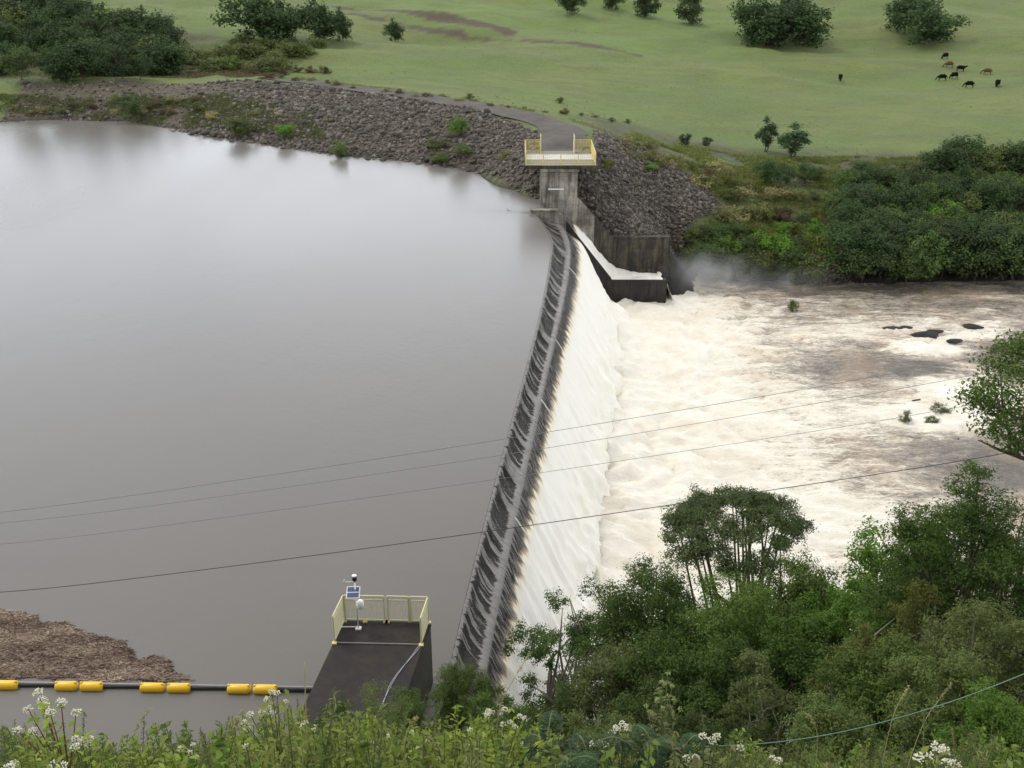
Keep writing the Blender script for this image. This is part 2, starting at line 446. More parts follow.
b = n('ShaderNodeBsdfPrincipled', Base_Color=n.mix(pat, (.140, .130, .115), (.168, .156, .140)), Roughness=n.mr(pat, .3, .7, .20, .28), IOR=1.33,
      Normal=n('ShaderNodeBump', Height=hgt, Strength=.11, Distance=.16))
out(n, b); M['reservoir'] = m
tag(link('reservoir_water', np_mesh('reservoir_water', V, grid_faces(len(ys), len(ds))[:, ::-1], m, True)), kind='structure')

# ------------------------------------------------------------------ dam body + falling water
PROF = [(-.0, -.26), (.14, -.30), (.42, -.72), (.78, -1.00), (1.15, -1.08), (1.35, -1.3), (1.85, -2.1), (2.6, -3.6), (3.5, -5.5), (4.4, -7.2), (5.25, -8.7), (5.9, -9.6), (6.3, -10.6)]
P_ = np.array(PROF); L_ = np.concatenate([[0], np.cumsum(np.hypot(*np.diff(P_, axis=0).T))])
def prof(s): return np.interp(s, L_, P_[:, 0]), np.interp(s, L_, P_[:, 1])
yy = np.arange(20, 91.72, .22); yy = np.append(yy, 91.7)
sl = np.concatenate([np.arange(0, 2.8, .07), np.arange(2.8, L_[-1], .2), [L_[-1]]])
dx = np.polyval(np.polyder(_pf), yy); nl = np.hypot(1, dx); NX = 1/nl; NY = -dx/nl      # downstream normal
S, Yg = np.meshgrid(sl, yy)
ox, oz = prof(S)
# foam bulk lifts the surface
white = sstep(1.75, 3.2, S)
strk = fbm(Yg*1.6+S*.15, S*.22, 11, 5, .6); lump = fbm(Yg*.45, S*.5, 14, 5, .6)
lift = .02+white*(.05+.5*(strk-.4)+(1.3*(lump-.38)+.5*(fbm(Yg*1.3, S*1.1, 19, 4)-.5))*sstep(4, 9, S)) + .05*(fbm(Yg*5, S*.6, 17)-.5)
far_ = np.clip((Yg-83)/8.7, 0, 1)**1.3
flare = 1+sstep(55, 90, Yg)*(.22*sstep(3, 8, S)+.38*sstep(0, .6, S)*sstep(9, 3, S))+far_*(.7*sstep(0, .6, S)*sstep(6, 2.5, S)+.28*sstep(2.5, 6, S))
lift = lift*sstep(L_[-1]-.2, L_[-1]-1.5, S)+.25*(fbm(Yg*.8, S*.1, 23)-.4)*sstep(4, 8, S)
ox2 = ox*flare+lift*.75; oz2 = oz+lift*.6-1.0*sstep(89.3, 91.7, Yg)*sstep(1.2, 3, S)
X = crest(Yg)+NX[:, None]*ox2; Yv = Yg+NY[:, None]*ox2*.9; Yv = np.minimum(Yv, 91.74)
UVv = np.stack([Yg.ravel(), S.ravel(), np.zeros(S.size)], 1)
m, n = newmat('falling_water')
uv = n('ShaderNodeAttribute', {'attribute_name': 'flow'}).outputs['Vector']
sx = n('ShaderNodeSeparateXYZ', Vector=uv); U, Vv = sx.outputs[0], sx.outputs[1]
def flow(su, sv, off=0, slant=0.0):
    uu = n.math('ADD', n.math('MULTIPLY', U, su), n.math('MULTIPLY', Vv, slant))
    return n('ShaderNodeCombineXYZ', X=uu, Y=n.math('MULTIPLY', Vv, sv), Z=off).outputs[0]
fs = noise(n, flow(5, .5, 0, 2.6), 1, 5, .65); fm = noise(n, flow(1.5, .35, 3), 1, 4, .6); ff = noise(n, flow(14, 1.2, 7), 1, 4, .7)
uw = noise(n, n('ShaderNodeCombineXYZ', X=n.math('MULTIPLY', U, .55), Y=4.0).outputs[0], 1, 3, .6)
uj = noise(n, n('ShaderNodeCombineXYZ', X=n.math('MULTIPLY', U, 3.2), Y=9.0).outputs[0], 1, 3, .7)
tri = n.math('FRACT', n.math('ADD', n.math('ADD', n.math('MULTIPLY', U, 1.35), n.math('MULTIPLY', Vv, .95)), n.math('MULTIPLY', uw, 3.0)))
blk = noise(n, flow(1.25, .25, 21, 1.1), 1, 2, .55); fs2 = noise(n, flow(7, .3, 31, 4.5), 1, 3, .65)
teeth = n.math('ADD', n.math('ADD', .50, n.math('MULTIPLY', n.math('SUBTRACT', blk, .47), 1.25)), n.math('ADD', n.math('MULTIPLY', n.math('SUBTRACT', fs2, .5), .55), n.math('MULTIPLY', n.math('SUBTRACT', .5, tri), .10)))
lowf = noise(n, flow(.1, .25, 5), 1, 3, .5)
edge = n.math('ADD', Vv, n.math('ADD', n.math('MULTIPLY', n.math('SUBTRACT', fs, .5), 1.7), n.math('MULTIPLY', n.math('SUBTRACT', fm, .5), 1.4)))
# occasional jets where the sheet is thrown off the ledge
brown = n.ramp(n.mr(edge, 1.8, 3.8), [(0, (.07, .066, .058)), (.2, (.13, .105, .075)), (.33, (.45, .32, .18)), (.46, (.84, .74, .56)), (.62, (.90, .86, .76)), (1, (.93, .905, .82))])
brown = n.mix(n.mr(edge, 3.4, 7.5, 0, .5), brown, (.93, .875, .75))
cream = n.mix(n.math('MULTIPLY', n.mr(ff, .45, .75), .16), brown, (.72, .63, .48))
cream = n.mix(n.math('MULTIPLY', n.mr(fm, .52, .72), .16), cream, (.74, .62, .44))
for u0 in (79, 63.5, 54, 41):
    q_ = n.math('ABSOLUTE', n.math('SUBTRACT', n.math('ADD', U, n.math('MULTIPLY', Vv, .25)), u0+.35))
    jet = n.math('MULTIPLY', n.mr(q_, .05, .16, 1, 0), n.mr(Vv, 1.45, 1.6))
    edge = n.math('ADD', edge, n.math('MULTIPLY', jet, n.mr(fs, .3, .6, .6, 1.6)))
    cream = n.mix(n.math('MULTIPLY', jet, .5), cream, (.88, .84, .74))
wmask = n.mr(edge, 2.2, 2.7)
ledge = n.math('MULTIPLY', n.mr(Vv, 1.22, 1.32), n.mr(n.math('ADD', Vv, n.math('MULTIPLY', n.math('SUBTRACT', fs, .5), .5)), 1.5, 1.6, 1, 0))
grey = n.mix(n.mr(fs, .35, .65), (.145, .135, .12), (.215, .20, .18))
grey = n.mix(n.math('MULTIPLY', ledge, n.mr(n.math('ADD', n.math('MULTIPLY', fs, .5), n.math('MULTIPLY', fm, .5)), .40, .60, .0, .45)), grey, (.23, .225, .21))
col = n.mix(wmask, grey, cream)
rough = n.mr(wmask, 0, 1, .12, .8)
bmp = n('ShaderNodeBump', Height=n.math('ADD', fs, n.math('MULTIPLY', ff, .6)), Strength=.8, Distance=.06)
P0 = n('ShaderNodeBsdfPrincipled', Base_Color=col, Roughness=rough, IOR=1.33, Normal=bmp)
# where the sheet tears, the black steps below show through
g_t = n.math('MULTIPLY', n.mr(n.math('ADD', teeth, n.math('MULTIPLY', n.math('SUBTRACT', ff, .5), .16)), .46, .50), n.math('MULTIPLY', n.mr(n.math('ADD', Vv, n.math('MULTIPLY', n.math('SUBTRACT', uj, .5), 1.3)), .12, .2), n.mr(n.math('ADD', Vv, n.math('MULTIPLY', n.math('SUBTRACT', uj, .5), .8)), 1.2, 1.3, 1, 0)))
g_l = n.math('MULTIPLY', n.math('MULTIPLY', n.mr(fs, .44, .52), n.mr(Vv, 1.6, 1.7)), n.math('SUBTRACT', 1, wmask))
gap = n.math('MULTIPLY', n.math('MAXIMUM', g_t, g_l), .9, True)
out(n, n('ShaderNodeMixShader', i0=gap, i1=P0, i2=n('ShaderNodeBsdfTransparent')))
M['fall'] = m
me = np_mesh('falling_water', np.stack([X.ravel(), Yv.ravel(), oz2.ravel()], 1), grid_faces(len(yy), len(sl))[:, ::-1], m, True, {'flow': UVv})
tag(link('falling_water', me), kind='structure')
# concrete body of the dam
BP = [(-1.2, -.9), (-.35, -.45), (.0, -.36), (.14, -.40), (.18, -.84), (.7, -1.10), (1.22, -1.18), (1.26, -1.7), (1.6, -2.5), (4.6, -9.0), (4.7, -11.5), (-1.2, -11.5)]
mb = MB(); nb = len(BP); ysd = list(np.arange(20, 91, 2.))+[91.65]
for y in ysd:
    cx = float(crest(y)); d_ = float(np.polyval(np.polyder(_pf), y)); q = math.hypot(1, d_)
    fl = 1+.33*float(sstep(55, 90, np.array(y)))+.28*max(0, (y-83)/8.7)**1.3
    for o, z in BP: mb.v.append((cx+max(o, 0)*(fl-1)/q+o/q, min(y-d_/q*o*.9, 91.66), z))
for i in range(len(ysd)-1):
    for k in range(nb):
        k2 = (k+1) % nb; mb.f.append([i*nb+k, i*nb+k2, (i+1)*nb+k2, (i+1)*nb+k])
mb.f.append(list(range(nb))); mb.f.append([(len(ysd)-1)*nb+k for k in range(nb)][::-1])
tag(mb.build('concrete_dam', M['concrete_dark']), 'long dark stepped concrete overflow dam between grey reservoir and white river', 'dam')

# ------------------------------------------------------------------ river
xs = np.concatenate([np.arange(-4, 60, .3), np.arange(60, 160, 1.2)]); ysr = np.arange(26, 112, .3)
RX, RY = np.meshgrid(xs, ysr)
D0 = RX-(crest(RY)+5.6)
wx = (fbm(RX*.12, RY*.12, 41, 3)-.5)*10; wy = (fbm(RX*.12, RY*.12, 42, 3)-.5)*10
rd = 1-np.abs(2*fbm((RX+wx)*.28, (RY+wy)*.5, 43, 5, .6)-1)
turb = fbm((RX+wx)*.6, (RY+wy)*.9, 46, 5, .62)
near = sstep(22, 0, D0)
def blob(x, y, sx_, sy_, a=0.0):
    c_, s_ = math.cos(a), math.sin(a); u = (RX-x)*c_+(RY-y)*s_; w = -(RX-x)*s_+(RY-y)*c_
    return np.exp(-(u/sx_)**2-(w/sy_)**2)
rap = blob(36.5, 72, 4.5, 3, .3)+blob(36.5, 80.5, 4, 2, .2)+blob(33, 67, 4, 2, 0)
amp = .25+.8*near+.5*rap
RZ = -9.0+amp*((rd-.7)*.9+(turb-.5)*1.1)-.5*sstep(34, 40, RX+wx*.2)*sstep(88, 78, RY)
RZ += .75*np.exp(-(D0/1.7)**2)*(.5+fbm(RX*.9, RY*.9, 47, 3))
foam = .95*sstep(19, 3, D0)+.30*sstep(38, 12, D0)-.16*sstep(10, 30, D0)
foam += 1.6*rap+.8*blob(43, 84, 3.5, 1.6, .3)+.9*blob(39, 77, 2.2, 1.4)+.5*blob(38, 86, 16, 3.0, .18)+.5*blob(22, 52, 8, 5, 0)+.3*blob(26, 66, 9, 6, 0)+.35*blob(58, 94, 14, 1.5, .1)
foam -= .5*blob(37, 76.5, 7, 2.2, .2)+.35*blob(27, 76, 6, 2.5, .1)+.3*blob(45, 82, 14, 2.5, .25)+.55*blob(34, 60, 7, 4)+.3*blob(30, 95, 14, 1.3, 0)
foam += (turb-.5)*.5+(rd-.7)*.5
m, n = newmat('river_water'); v = coord(n)
st = coord(n, 'Object', (.4, 1.7, 1))
a1 = noise(n, st, .75, 8, .68, .5); a2 = noise(n, coord(n, 'Object', (.6, 1.7, 1)), 3.2, 8, .75, 1.0); a3 = noise(n, v, .22, 4, .6, .6)
fo = attr(n, 'foam')
f1 = n.math('ADD', fo, n.math('ADD', n.math('MULTIPLY', n.math('SUBTRACT', a1, .5), 2.0), n.math('MULTIPLY', n.math('SUBTRACT', a2, .5), 2.6)))
c = n.ramp(n.mr(f1, -.45, 1.25), [(0, (.13, .11, .085)), (.27, (.21, .18, .145)), (.42, (.34, .29, .23)), (.55, (.55, .485, .39)), (.66, (.76, .705, .585)), (1, (.87, .83, .72))])
c = n.mix(n.math('MULTIPLY', n.mr(a3, .48, .68), .28), c, (.62, .46, .28))
hgt = n.math('ADD', a1, n.math('MULTIPLY', a2, .5))
out(n, n('ShaderNodeBsdfPrincipled', Base_Color=c, Roughness=n.mr(f1, -.2, .8, .15, .75), IOR=1.33, Normal=n('ShaderNodeBump', Height=hgt, Strength=.75, Distance=.22)))
me = np_mesh('river_water', np.stack([RX.ravel(), RY.ravel(), RZ.ravel()], 1), grid_faces(len(ysr), len(xs)), m, True, {'foam': foam.ravel()})
tag(link('river_water', me), kind='structure')

# ------------------------------------------------------------------ far abutment
# channel end wall beside the weir (ogee top)
mb = MB()
WL = [(1.8,.12),(4.2,.05),(4.7,-.32),(5.1,-.82),(6.3,-2.45),(9.6,-6.6)]
mb.xprism(WL[:4]+[(5.1,-11.5),(1.8,-11.5)], 91.75, 92.15); mb.box((3.0, 91.95, .15), (2.6, .62, .12))
tw_ = mb.build('training_wall', M['concrete'], bevel=.03)
MB().xprism(WL[3:]+[(9.6,-11.5),(5.1,-11.5)], 91.74, 92.14).build('wet_lower_wall', M['concrete_dark'], tw_, bevel=.03)
tag(tw_, 'pale wall with curved sloping top between weir crest and foaming side chute', 'wall')
mb = MB(); mb.box((12.3, 91.95, -9.1), (5.4, .5, 4.6)); mb.box((14.8, 93.55, -9.4), (.4, 2.7, 4.6))
tag(mb.build('end_wall', M['concrete_dark'], bevel=.03), 'dark square concrete end wall standing in white foam below the chute', 'wall')
mb = MB()
pp = [(6.0, 94.38, .8), (6.5, 94.45, .55), (9.9, 94.93, -3.5)]
pp.insert(2, (8.0, 94.66, -1.25)); lowm = MB()
for a_, b_ in zip(pp[:-1], pp[1:]):
    (lowm if a_[0] > 7.9 else mb).prism([(a_[0], a_[1]), (b_[0], b_[1]), (b_[0]-.35, b_[1]+.6), (a_[0]-.35, a_[1]+.6)], -11, [a_[2], b_[2], b_[2], a_[2]])
cw_ = mb.build('chute_wall', M['concrete'])
lowm.build('wet_lower_wall', M['concrete_brown'], cw_)
tag(cw_, 'pale concrete wall sloping down from platform pier beside the foaming chute', 'wall')
mb = MB(); mb.box((12.6, 95.2, -7.0), (5.7, .5, 7.1)); mb.box((12.6, 95.18, -3.42), (5.84, .62, .14)); mb.box((15.4, 95.9, -7.1), (.35, 1.6, 7.0))
tag(mb.build('retaining_wall', M['concrete_brown'], bevel=.02), 'brown stained retaining wall holding back dark rocks beside the chute', 'wall')
# chute floor + water
mb = MB(); CH = [(2.0,-.4),(4.0,-.7),(5.5,-2.1),(9.4,-7.1),(10.2,-7.6),(15,-7.8)]
mb.xprism(CH+[(15,-11),(2,-11)], 92.16, 94.34)
tag(mb.build('chute_floor', M['concrete_dark']), 'dark sloping channel floor under the foam of the side chute', 'channel')
cs = np.linspace(-.5, 14.5, 150); cy = np.linspace(92.16, 94.34, 16); cyb = np.linspace(92.2, 96.72, 16)
CXg, _ = np.meshgrid(cs, cy); wide = sstep(9.2, 10.4, cs)[None, :]
yr_ = np.interp(cs, [-.5, 5.2, 9.9, 14.5], [94.34, 94.34, 94.9, 94.9])[None, :]; CYg = 92.17+(yr_-92.17)*np.linspace(0, 1, 16)[:, None]
zb = np.interp(cs, [-.5,2,3.6,4.6,5.5,6.3,9.6,10.4,15], [-.02,-.1,-.25,-.75,-1.65,-2.75,-6.75,-6.98,-7.0])[None, :]
wf = sstep(4.6, 6.5, cs)[None, :]
CZ = zb+wf*(.40*(fbm(CXg*1.3, CYg*2.2, 51, 5)-.45)+.30*(fbm(CXg*.4, CYg*4, 52, 4)-.5))*sstep(92.1, 92.9, CYg)+wf*1.0*sstep(92.3, 94.4, CYg)*sstep(12.5, 9, CXg)*.75*(.75+.5*fbm(CXg*1.6, CYg*2, 55, 4))
mfl = M['fall'].copy(); mfl.name = 'chute_water'
flowv = np.stack([(CYg*1.0).ravel(), (1.2+(CXg-4.9)*1.15).ravel(), np.zeros(CXg.size)], 1)
nt = mfl.node_tree
me = np_mesh('chute_water', np.stack([CXg.ravel(), CYg.ravel(), CZ.ravel()], 1), grid_faces(16, 150), mfl, True, {'flow': flowv})
tag(link('chute_water', me), kind='structure')
# overflow of the basin
bs = np.linspace(0, 1, 20); by = np.linspace(91.75, 94.95, 30)
BS, BY = np.meshgrid(bs, by)
BX = 14.4+BS*1.5+(fbm(BY*1.5, BS*3, 61)-.5)*.6*BS; BZ = -6.96-3*BS**2.2+(fbm(BY*2, BS*4, 62)-.5)*.5
me = np_mesh('basin_overflow', np.stack([BX.ravel(), BY.ravel(), BZ.ravel()], 1), grid_faces(30, 20), mfl, True, {'flow': np.stack([BY.ravel(), 4+BS.ravel()*3, np.zeros(BS.size)], 1)})
tag(link('basin_overflow_water', me), kind='structure')

# far platform
def rail_panel(p0, p1, h, parent, mat, step=.06, wire=.006, mid=False, nx=None):
    mb = MB(); p0 = Vector(p0); p1 = Vector(p1); dd_ = (p1-p0).normalized()*.034; p0 = p0+dd_; p1 = p1-dd_; up = Vector((0, 0, h)); L = (p1-p0).length
    mb.tube([p0+up, p1+up], .028); mb.tube([p0+Vector((0,0,.08)), p1+Vector((0,0,.08))], .02)
    if mid: mb.tube([p0+up*.85, p1+up*.85], .018)
    mb.tube([p0, p0+up], .028); mb.tube([p1, p1+up], .028)
    fr = mb.build('railing', mat, parent)
    w = MB(); k = int(L/step)
    for i in range(1, k):
        q = p0.lerp(p1, i/k); w.tube([q+Vector((0,0,.08)), q+up*.97], wire, 4, False)
    kz = int(h/step)
    for i in range(1, kz):
        z = Vector((0, 0, .08+(h-.1)*i/kz)); w.tube([p0+z, p1+z], wire, 4, False)
    w.build('wire_mesh', mat, fr)
    return fr
pf = empty('intake_platform', (4.9, 97.5, 0))
tag(pf, 'yellow railed concrete platform on a tall streaked pier at end of gravel road', 'platform')
def sub(mb, name, mat, par, **k):
    o = mb.build(name, mat, par, **k); o.matrix_parent_inverse = par.matrix_world.inverted() if False else Matrix.Translation(-Vector(par.location)); return o
mb = MB(); mb.box((4.5, 96.6, -1.6), (3.5, 4.5, 10.2)); mb.box((4.5, 94.34, 3.3), (3.7, .3, .25))
sub(mb, 'pier', M['concrete'], pf, bevel=.03)
mb = MB(); mb.box((4.62, 97.6, 3.6), (6.9, 6.6, .28)); sub(mb, 'deck_beam', M['concrete_brown'], pf, bevel=.02)
mb = MB(); mb.box((4.62, 97.6, 3.76), (6.7, 6.4, .04)); sub(mb, 'deck', simple('brown_deck', (.15, .125, .08), .55, var=.35, scale=1.2), pf)
mb = MB(); mb.box((4.62, 98.0, 3.80), (6.5, 2.4, .05)); sub(mb, 'walkway_plate', simple('worn_plate', (.50, .50, .48), .5, var=.5, scale=.9), pf)
mb = MB(); mb.box((4.2, 94.22, 1.55), (1.5, .08, .1)); sub(mb, 'step_bar', M['white'], pf)
Z = 3.78
def rp(p0, p1, h, par, mat, **k):
    off = Vector(par.location); o = rail_panel(Vector(p0)-off, Vector(p1)-off, h, par, mat, **k); return o
for i in range(4):
    rp((1.3+i*1.65, 94.4, Z), (1.3+(i+1)*1.65, 94.4, Z), 1.05, pf, M['yellow'], step=.16, wire=.012)
for x in (1.3, 7.9):
    rp((x, 94.4, Z), (x, 97.5, Z), 1.15, pf, M['yellow'], step=.14, wire=.02)
    rp((x, 97.5, Z), (x, 100.6, Z), 1.15, pf, M['yellow'], step=.14, wire=.02)
rp((1.3, 100.6, Z), (2.8, 100.6, Z), 1.15, pf, M['yellow'], step=.14, wire=.014)
rp((6.2, 100.6, Z), (7.9, 100.6, Z), 1.15, pf, M['yellow'], step=.14, wire=.014)
for x, mt in ((2.85, 'yellow'), (6.15, 'paleyellow')):      # open gate leaves
    g = rp((x, 99.2, Z), (x, 100.6, Z), 1.75, pf, M[mt], step=.1, wire=.02); g.name = 'gate_leaf'

# ------------------------------------------------------------------ near platform
zp = 2.5
A_ = at(345, 620, zp); B_ = at(430, 622, zp)
npf = empty('near_platform', (-4.6, 26.5, 0))
tag(npf, 'near dark wet concrete platform fenced on three sides with pale yellow mesh', 'platform')
bl = (A_.x, A_.y); brr = (B_.x, B_.y); fr_ = (B_.x-1.35, B_.y-6.4); fl_ = (A_.x-1.35, A_.y-6.2)
bl = (-5.93, 28.5); brr = (-2.87, 28.4); fr_ = (-3.85, 21.4); fl_ = (-6.95, 21.5)
mb = MB(); mb.prism([bl, fl_, fr_, brr], -5, zp-.02); sub(mb, 'wall', M['slab_side'], npf)
mb = MB(); cxm = sum(p[0] for p in (bl, brr, fr_, fl_))/4; cym = sum(p[1] for p in (bl, brr, fr_, fl_))/4
ex = [(cxm+(p[0]-cxm)*1.012, cym+(p[1]-cym)*1.008) for p in (bl, fl_, fr_, brr)]
mb.prism(ex, zp-.2, zp); sub(mb, 'slab', M['slab'], npf, bevel=.02)
def lp(a, b, t): return (a[0]+(b[0]-a[0])*t, a[1]+(b[1]-a[1])*t)
c_in = (cxm, 27.3)
def ins(p, k=.97): return (c_in[0]+(p[0]-c_in[0])*k, c_in[1]+(p[1]-c_in[1])*k, zp)
BL, BR = ins(bl), ins(brr)
FL, FR = ins(lp(bl, fl_, .175)), ins(lp(brr, fr_, .175))
mdp = Vector(BL).lerp(Vector(BR), .66)
md0 = mdp-Vector((.09, 0, 0)); md1 = mdp+Vector((.0, 0, 0))
mid_a = Vector(BL).lerp(Vector(BR), .5)-Vector((.03, 0, 0)); mid_b = mid_a+Vector((.06, 0, 0))
rp(BL, mid_a, 1.1, npf, M['paleyellow'], step=.055, wire=.0055, mid=True)
rp(mid_b, Vector(BL).lerp(Vector(BR), .78), 1.1, npf, M['paleyellow'], step=.055, wire=.0055, mid=True)
rp(Vector(BL).lerp(Vector(BR), .78), BR, 1.1, npf, M['paleyellow'], step=.055, wire=.0055, mid=True)
rp(BL, FL, 1.1, npf, M['paleyellow'], step=.055, wire=.008, mid=True)
rp(BR, FR, 1.1, npf, M['paleyellow'], step=.055, wire=.008, mid=True)
for p in (BL, mid_a, mid_b, BR, FL, FR, Vector(BL).lerp(mid_a, .5)):
    p = Vector(p); mb = MB(); mb.box((p.x, p.y-.03, zp+.025), (.16, .14, .05)); sub(mb, 'foot_plate', M['yellow'], npf)
mb = MB(); mb.tube([Vector(FL)+Vector((0,0,.02)), Vector(FR)+Vector((0,0,.02))], .022); sub(mb, 'floor_bar', M['greypipe'], npf)

# weather station
ws_ = at(358.5, 629, zp); ws = empty('weather_station', tuple(ws_)); ws.scale = (.84, .84, .80)
tag(ws, 'white pole with small solar panel, rain gauge and wind sensor on near platform', 'weather station')
mb = MB().box((0, 0, .04), (.24, .2, .08)); mb.build('base_plate', M['white'], ws, bevel=.01)
MB().tube([(0,0,.08),(0,0,2.55)], .03, 8).build('pole', M['white'], ws, True)
mb = MB().tube([(.16,-.05,1.15),(.16,-.05,1.2),(.16,-.05,1.5),(.16,-.05,1.56)], [.09,.15,.15,.1], 12); hb = mb.build('equipment_box', M['white'], ws, True)
MB().tube([(0,0,1.35),(.16,-.05,1.35)], .02).build('bracket', M['steel'], hb)
Mt = Matrix.Rotation(R(38), 3, 'X') @ Matrix.Rotation(R(-6), 3, 'Y')
pn = MB().box((-.08,-.08,2.02), (.56,.5,.03), Mt).build('panel_frame', M['white'], ws)
nrm = Mt @ Vector((0, 0, 1)); al = Mt @ Vector((0, 1, 0))
for q in (-.12, .12):
    MB().box(tuple(Vector((-.08,-.08,2.02))+nrm*.02+al*q), (.48,.2,.012), Mt).build('solar_cell_sheet', M['solar'], pn)
MB().tube([(0,0,2.5),(-.42,0,2.5)], .012).tube([(-.42,0,2.5),(-.42,0,2.6)], .02).build('wind_vane', M['white'], ws)
MB().tube([(0,0,2.52),(0,0,2.6),(0,0,2.78),(0,0,2.8)], [.05,.1,.1,.06], 12).build('sensor_housing', M['black'], ws, True)
MB().tube([(0,0,2.8),(0,0,2.83),(0,0,2.86)], [.1,.1,.03], 12).build('sensor_cap', M['white'], ws, True)
MB().tube([(0,0,.12),(-.75,.02,.1)], .02).build('stay_bar', M['white'], ws)

def pcurve(pts, k=8, jitter=0):
    P = smooth_poly([tuple(p) for p in pts], k)
    if jitter: P[1:-1, :2] += rng.normal(0, jitter, (len(P)-2, 2))
    return [tuple(p) for p in P]
hz = zp+.03
for i, off in enumerate((0, .06)):
    pts = [at(x+off*40*math.sin(y*.09), y, hz) for x, y in ((421,642),(413,655),(402,668),(392,682),(384,700),(378,712))]
    o = MB().tube(pcurve(pts, 8, .004), .009, 5).build('water_hose', M['hose'], None, True)
    tag(o, ['pale blue hose lying down the dark platform, left strand of the pair', 'pale blue hose lying down the dark platform, right strand of the pair'][i], 'hose', 'hoses on the platform')

# ------------------------------------------------------------------ boom and debris
bx = [(-15,10),(55,78),(80,103.5),(140,165),(167,191),(227,251),(253,278)]
bx[0] = (-6, 18.5); bx = [(-33, -8)]+bx
by_ = lambda px: 685+px*5/300
names = ['leftmost yellow float, cut by the frame edge', 'yellow float at the left frame edge beside dark pipe', 'first yellow float of the pair in front of the brown debris', 'second yellow float of the pair in front of the brown debris',
         'left yellow float of the pair at the tip of the debris', 'right yellow float of the pair at the tip of the debris', 'left float of the yellow pair nearest the dark platform', 'yellow float nearest the dark platform, last of the string']
for i, (a, b) in enumerate(bx):
    pa = at(a, by_(a), .1); pb = at(b, by_(b), .1); L = (pb-pa).length; mid = (pa+pb)/2
    e = empty('boom_float', tuple(mid), math.atan2((pb-pa).y, (pb-pa).x))
    tag(e, names[i], 'float', 'yellow floats of the boom')
    h = L/2-.02
    MB().tube([(-h,0,0),(-h+.03,0,0),(-h+.1,0,0),(h-.1,0,0),(h-.03,0,0),(h,0,0)], [.09,.15,.175,.175,.15,.09], 16).build('float_body', M['float'], e, True)
    for s in (-1, 1):
        MB().tube([(s*(h-.06),0,.12),(s*(h-.06),0,.2)], [.06,.04], 8).build('lug', M['float'], e, True)
segs = [(18.5,55),(103.5,140),(191,227),(278,318)]
for i, (a, b) in enumerate(segs):
    pa = at(a, by_(a), .04); pb = at(b, by_(b), .04)
    e = empty('boom_pipe', tuple(pa))
    tag(e, ['dark pipe link between the left edge float and the next pair', 'dark pipe link in front of the brown debris mat', 'dark pipe link right of the debris tip', 'dark pipe link ending at the dark platform'][i], 'pipe', 'pipe links of the boom')
    d = pb-pa
    MB().box(tuple(d/2), (d.length, .1, .14)).build('pipe', M['darkpipe'], e)
    MB().tube([(0,.03,.09),tuple(d+Vector((0,.03,.09)))], .05, 6).build('top_cable', M['greypipe'], e)
# drift mat
DP = [at(x, y, 0) for x, y in ((-260,560),(-80,590),(0,612),(30,616),(70,629),(110,636),(135,654),(165,661),(205,678),(160,681),(100,681),(0,680),(-260,676))]
DPl = [(p.x, p.y) for p in DP]
NS = 60000
sx_ = rng.uniform(-26, -9.5, NS); sy_ = rng.uniform(27.9, 36.5, NS)
jx_ = (fbm(sx_*1.1, sy_*1.1, 71)-.5)*1.3
ok = polymask(DPl, sx_+jx_, sy_+jx_*.5); sx_, sy_ = sx_[ok], sy_[ok]
Vs, Fs, Ts = [], [], []
k = len(sx_); L = rng.gamma(2, .035, k)+.02; L[:60] *= 4; wdt = rng.uniform(.005, .017, k); an = rng.normal(-.15, .38, k)
big = rng.random(k) < .35; L[big] *= .4; wdt[big] *= 2.5
cx_, sn_ = np.cos(an), np.sin(an); zz = rng.uniform(.01, .05, k); tl = rng.normal(0, .10, k)
c0 = np.stack([sx_, sy_, zz], 1); du = np.stack([cx_*L, sn_*L, tl*L*.4], 1); dv = np.stack([-sn_*wdt, cx_*wdt, rng.normal(0, .01, k)], 1)
dn = np.zeros((k, 3)); dn[:, 2] = wdt*.8
q = np.stack([c0-du-dv, c0-du+dv, c0+du+dv, c0+du-dv, c0-du*.9+dn, c0+du*.9+dn], 1).reshape(-1, 3)
i0 = np.arange(k)*6
F = np.concatenate([np.stack([i0, i0+3, i0+5, i0+4], 1), np.stack([i0+1, i0+4, i0+5, i0+2], 1)])
m, n = newmat('driftwood'); t = attr(n, 'tint')
c = n.ramp(t, [(0, (.05, .03, .018)), (.35, (.14, .092, .06)), (.7, (.25, .18, .13)), (1, (.38, .31, .24))])
out(n, n('ShaderNodeBsdfPrincipled', Base_Color=c, Roughness=.85))
me = np_mesh('floating_debris', q, F, m, False, {'tint': np.repeat(np.clip(rng.random(k)*.8+(fbm(sx_*.7, sy_*2, 73)-.5)*1.2, 0, 1), 6)})
tag(link('floating_debris', me), 'brown mat of floating sticks and bark held behind the yellow boom', 'debris', kind='stuff')
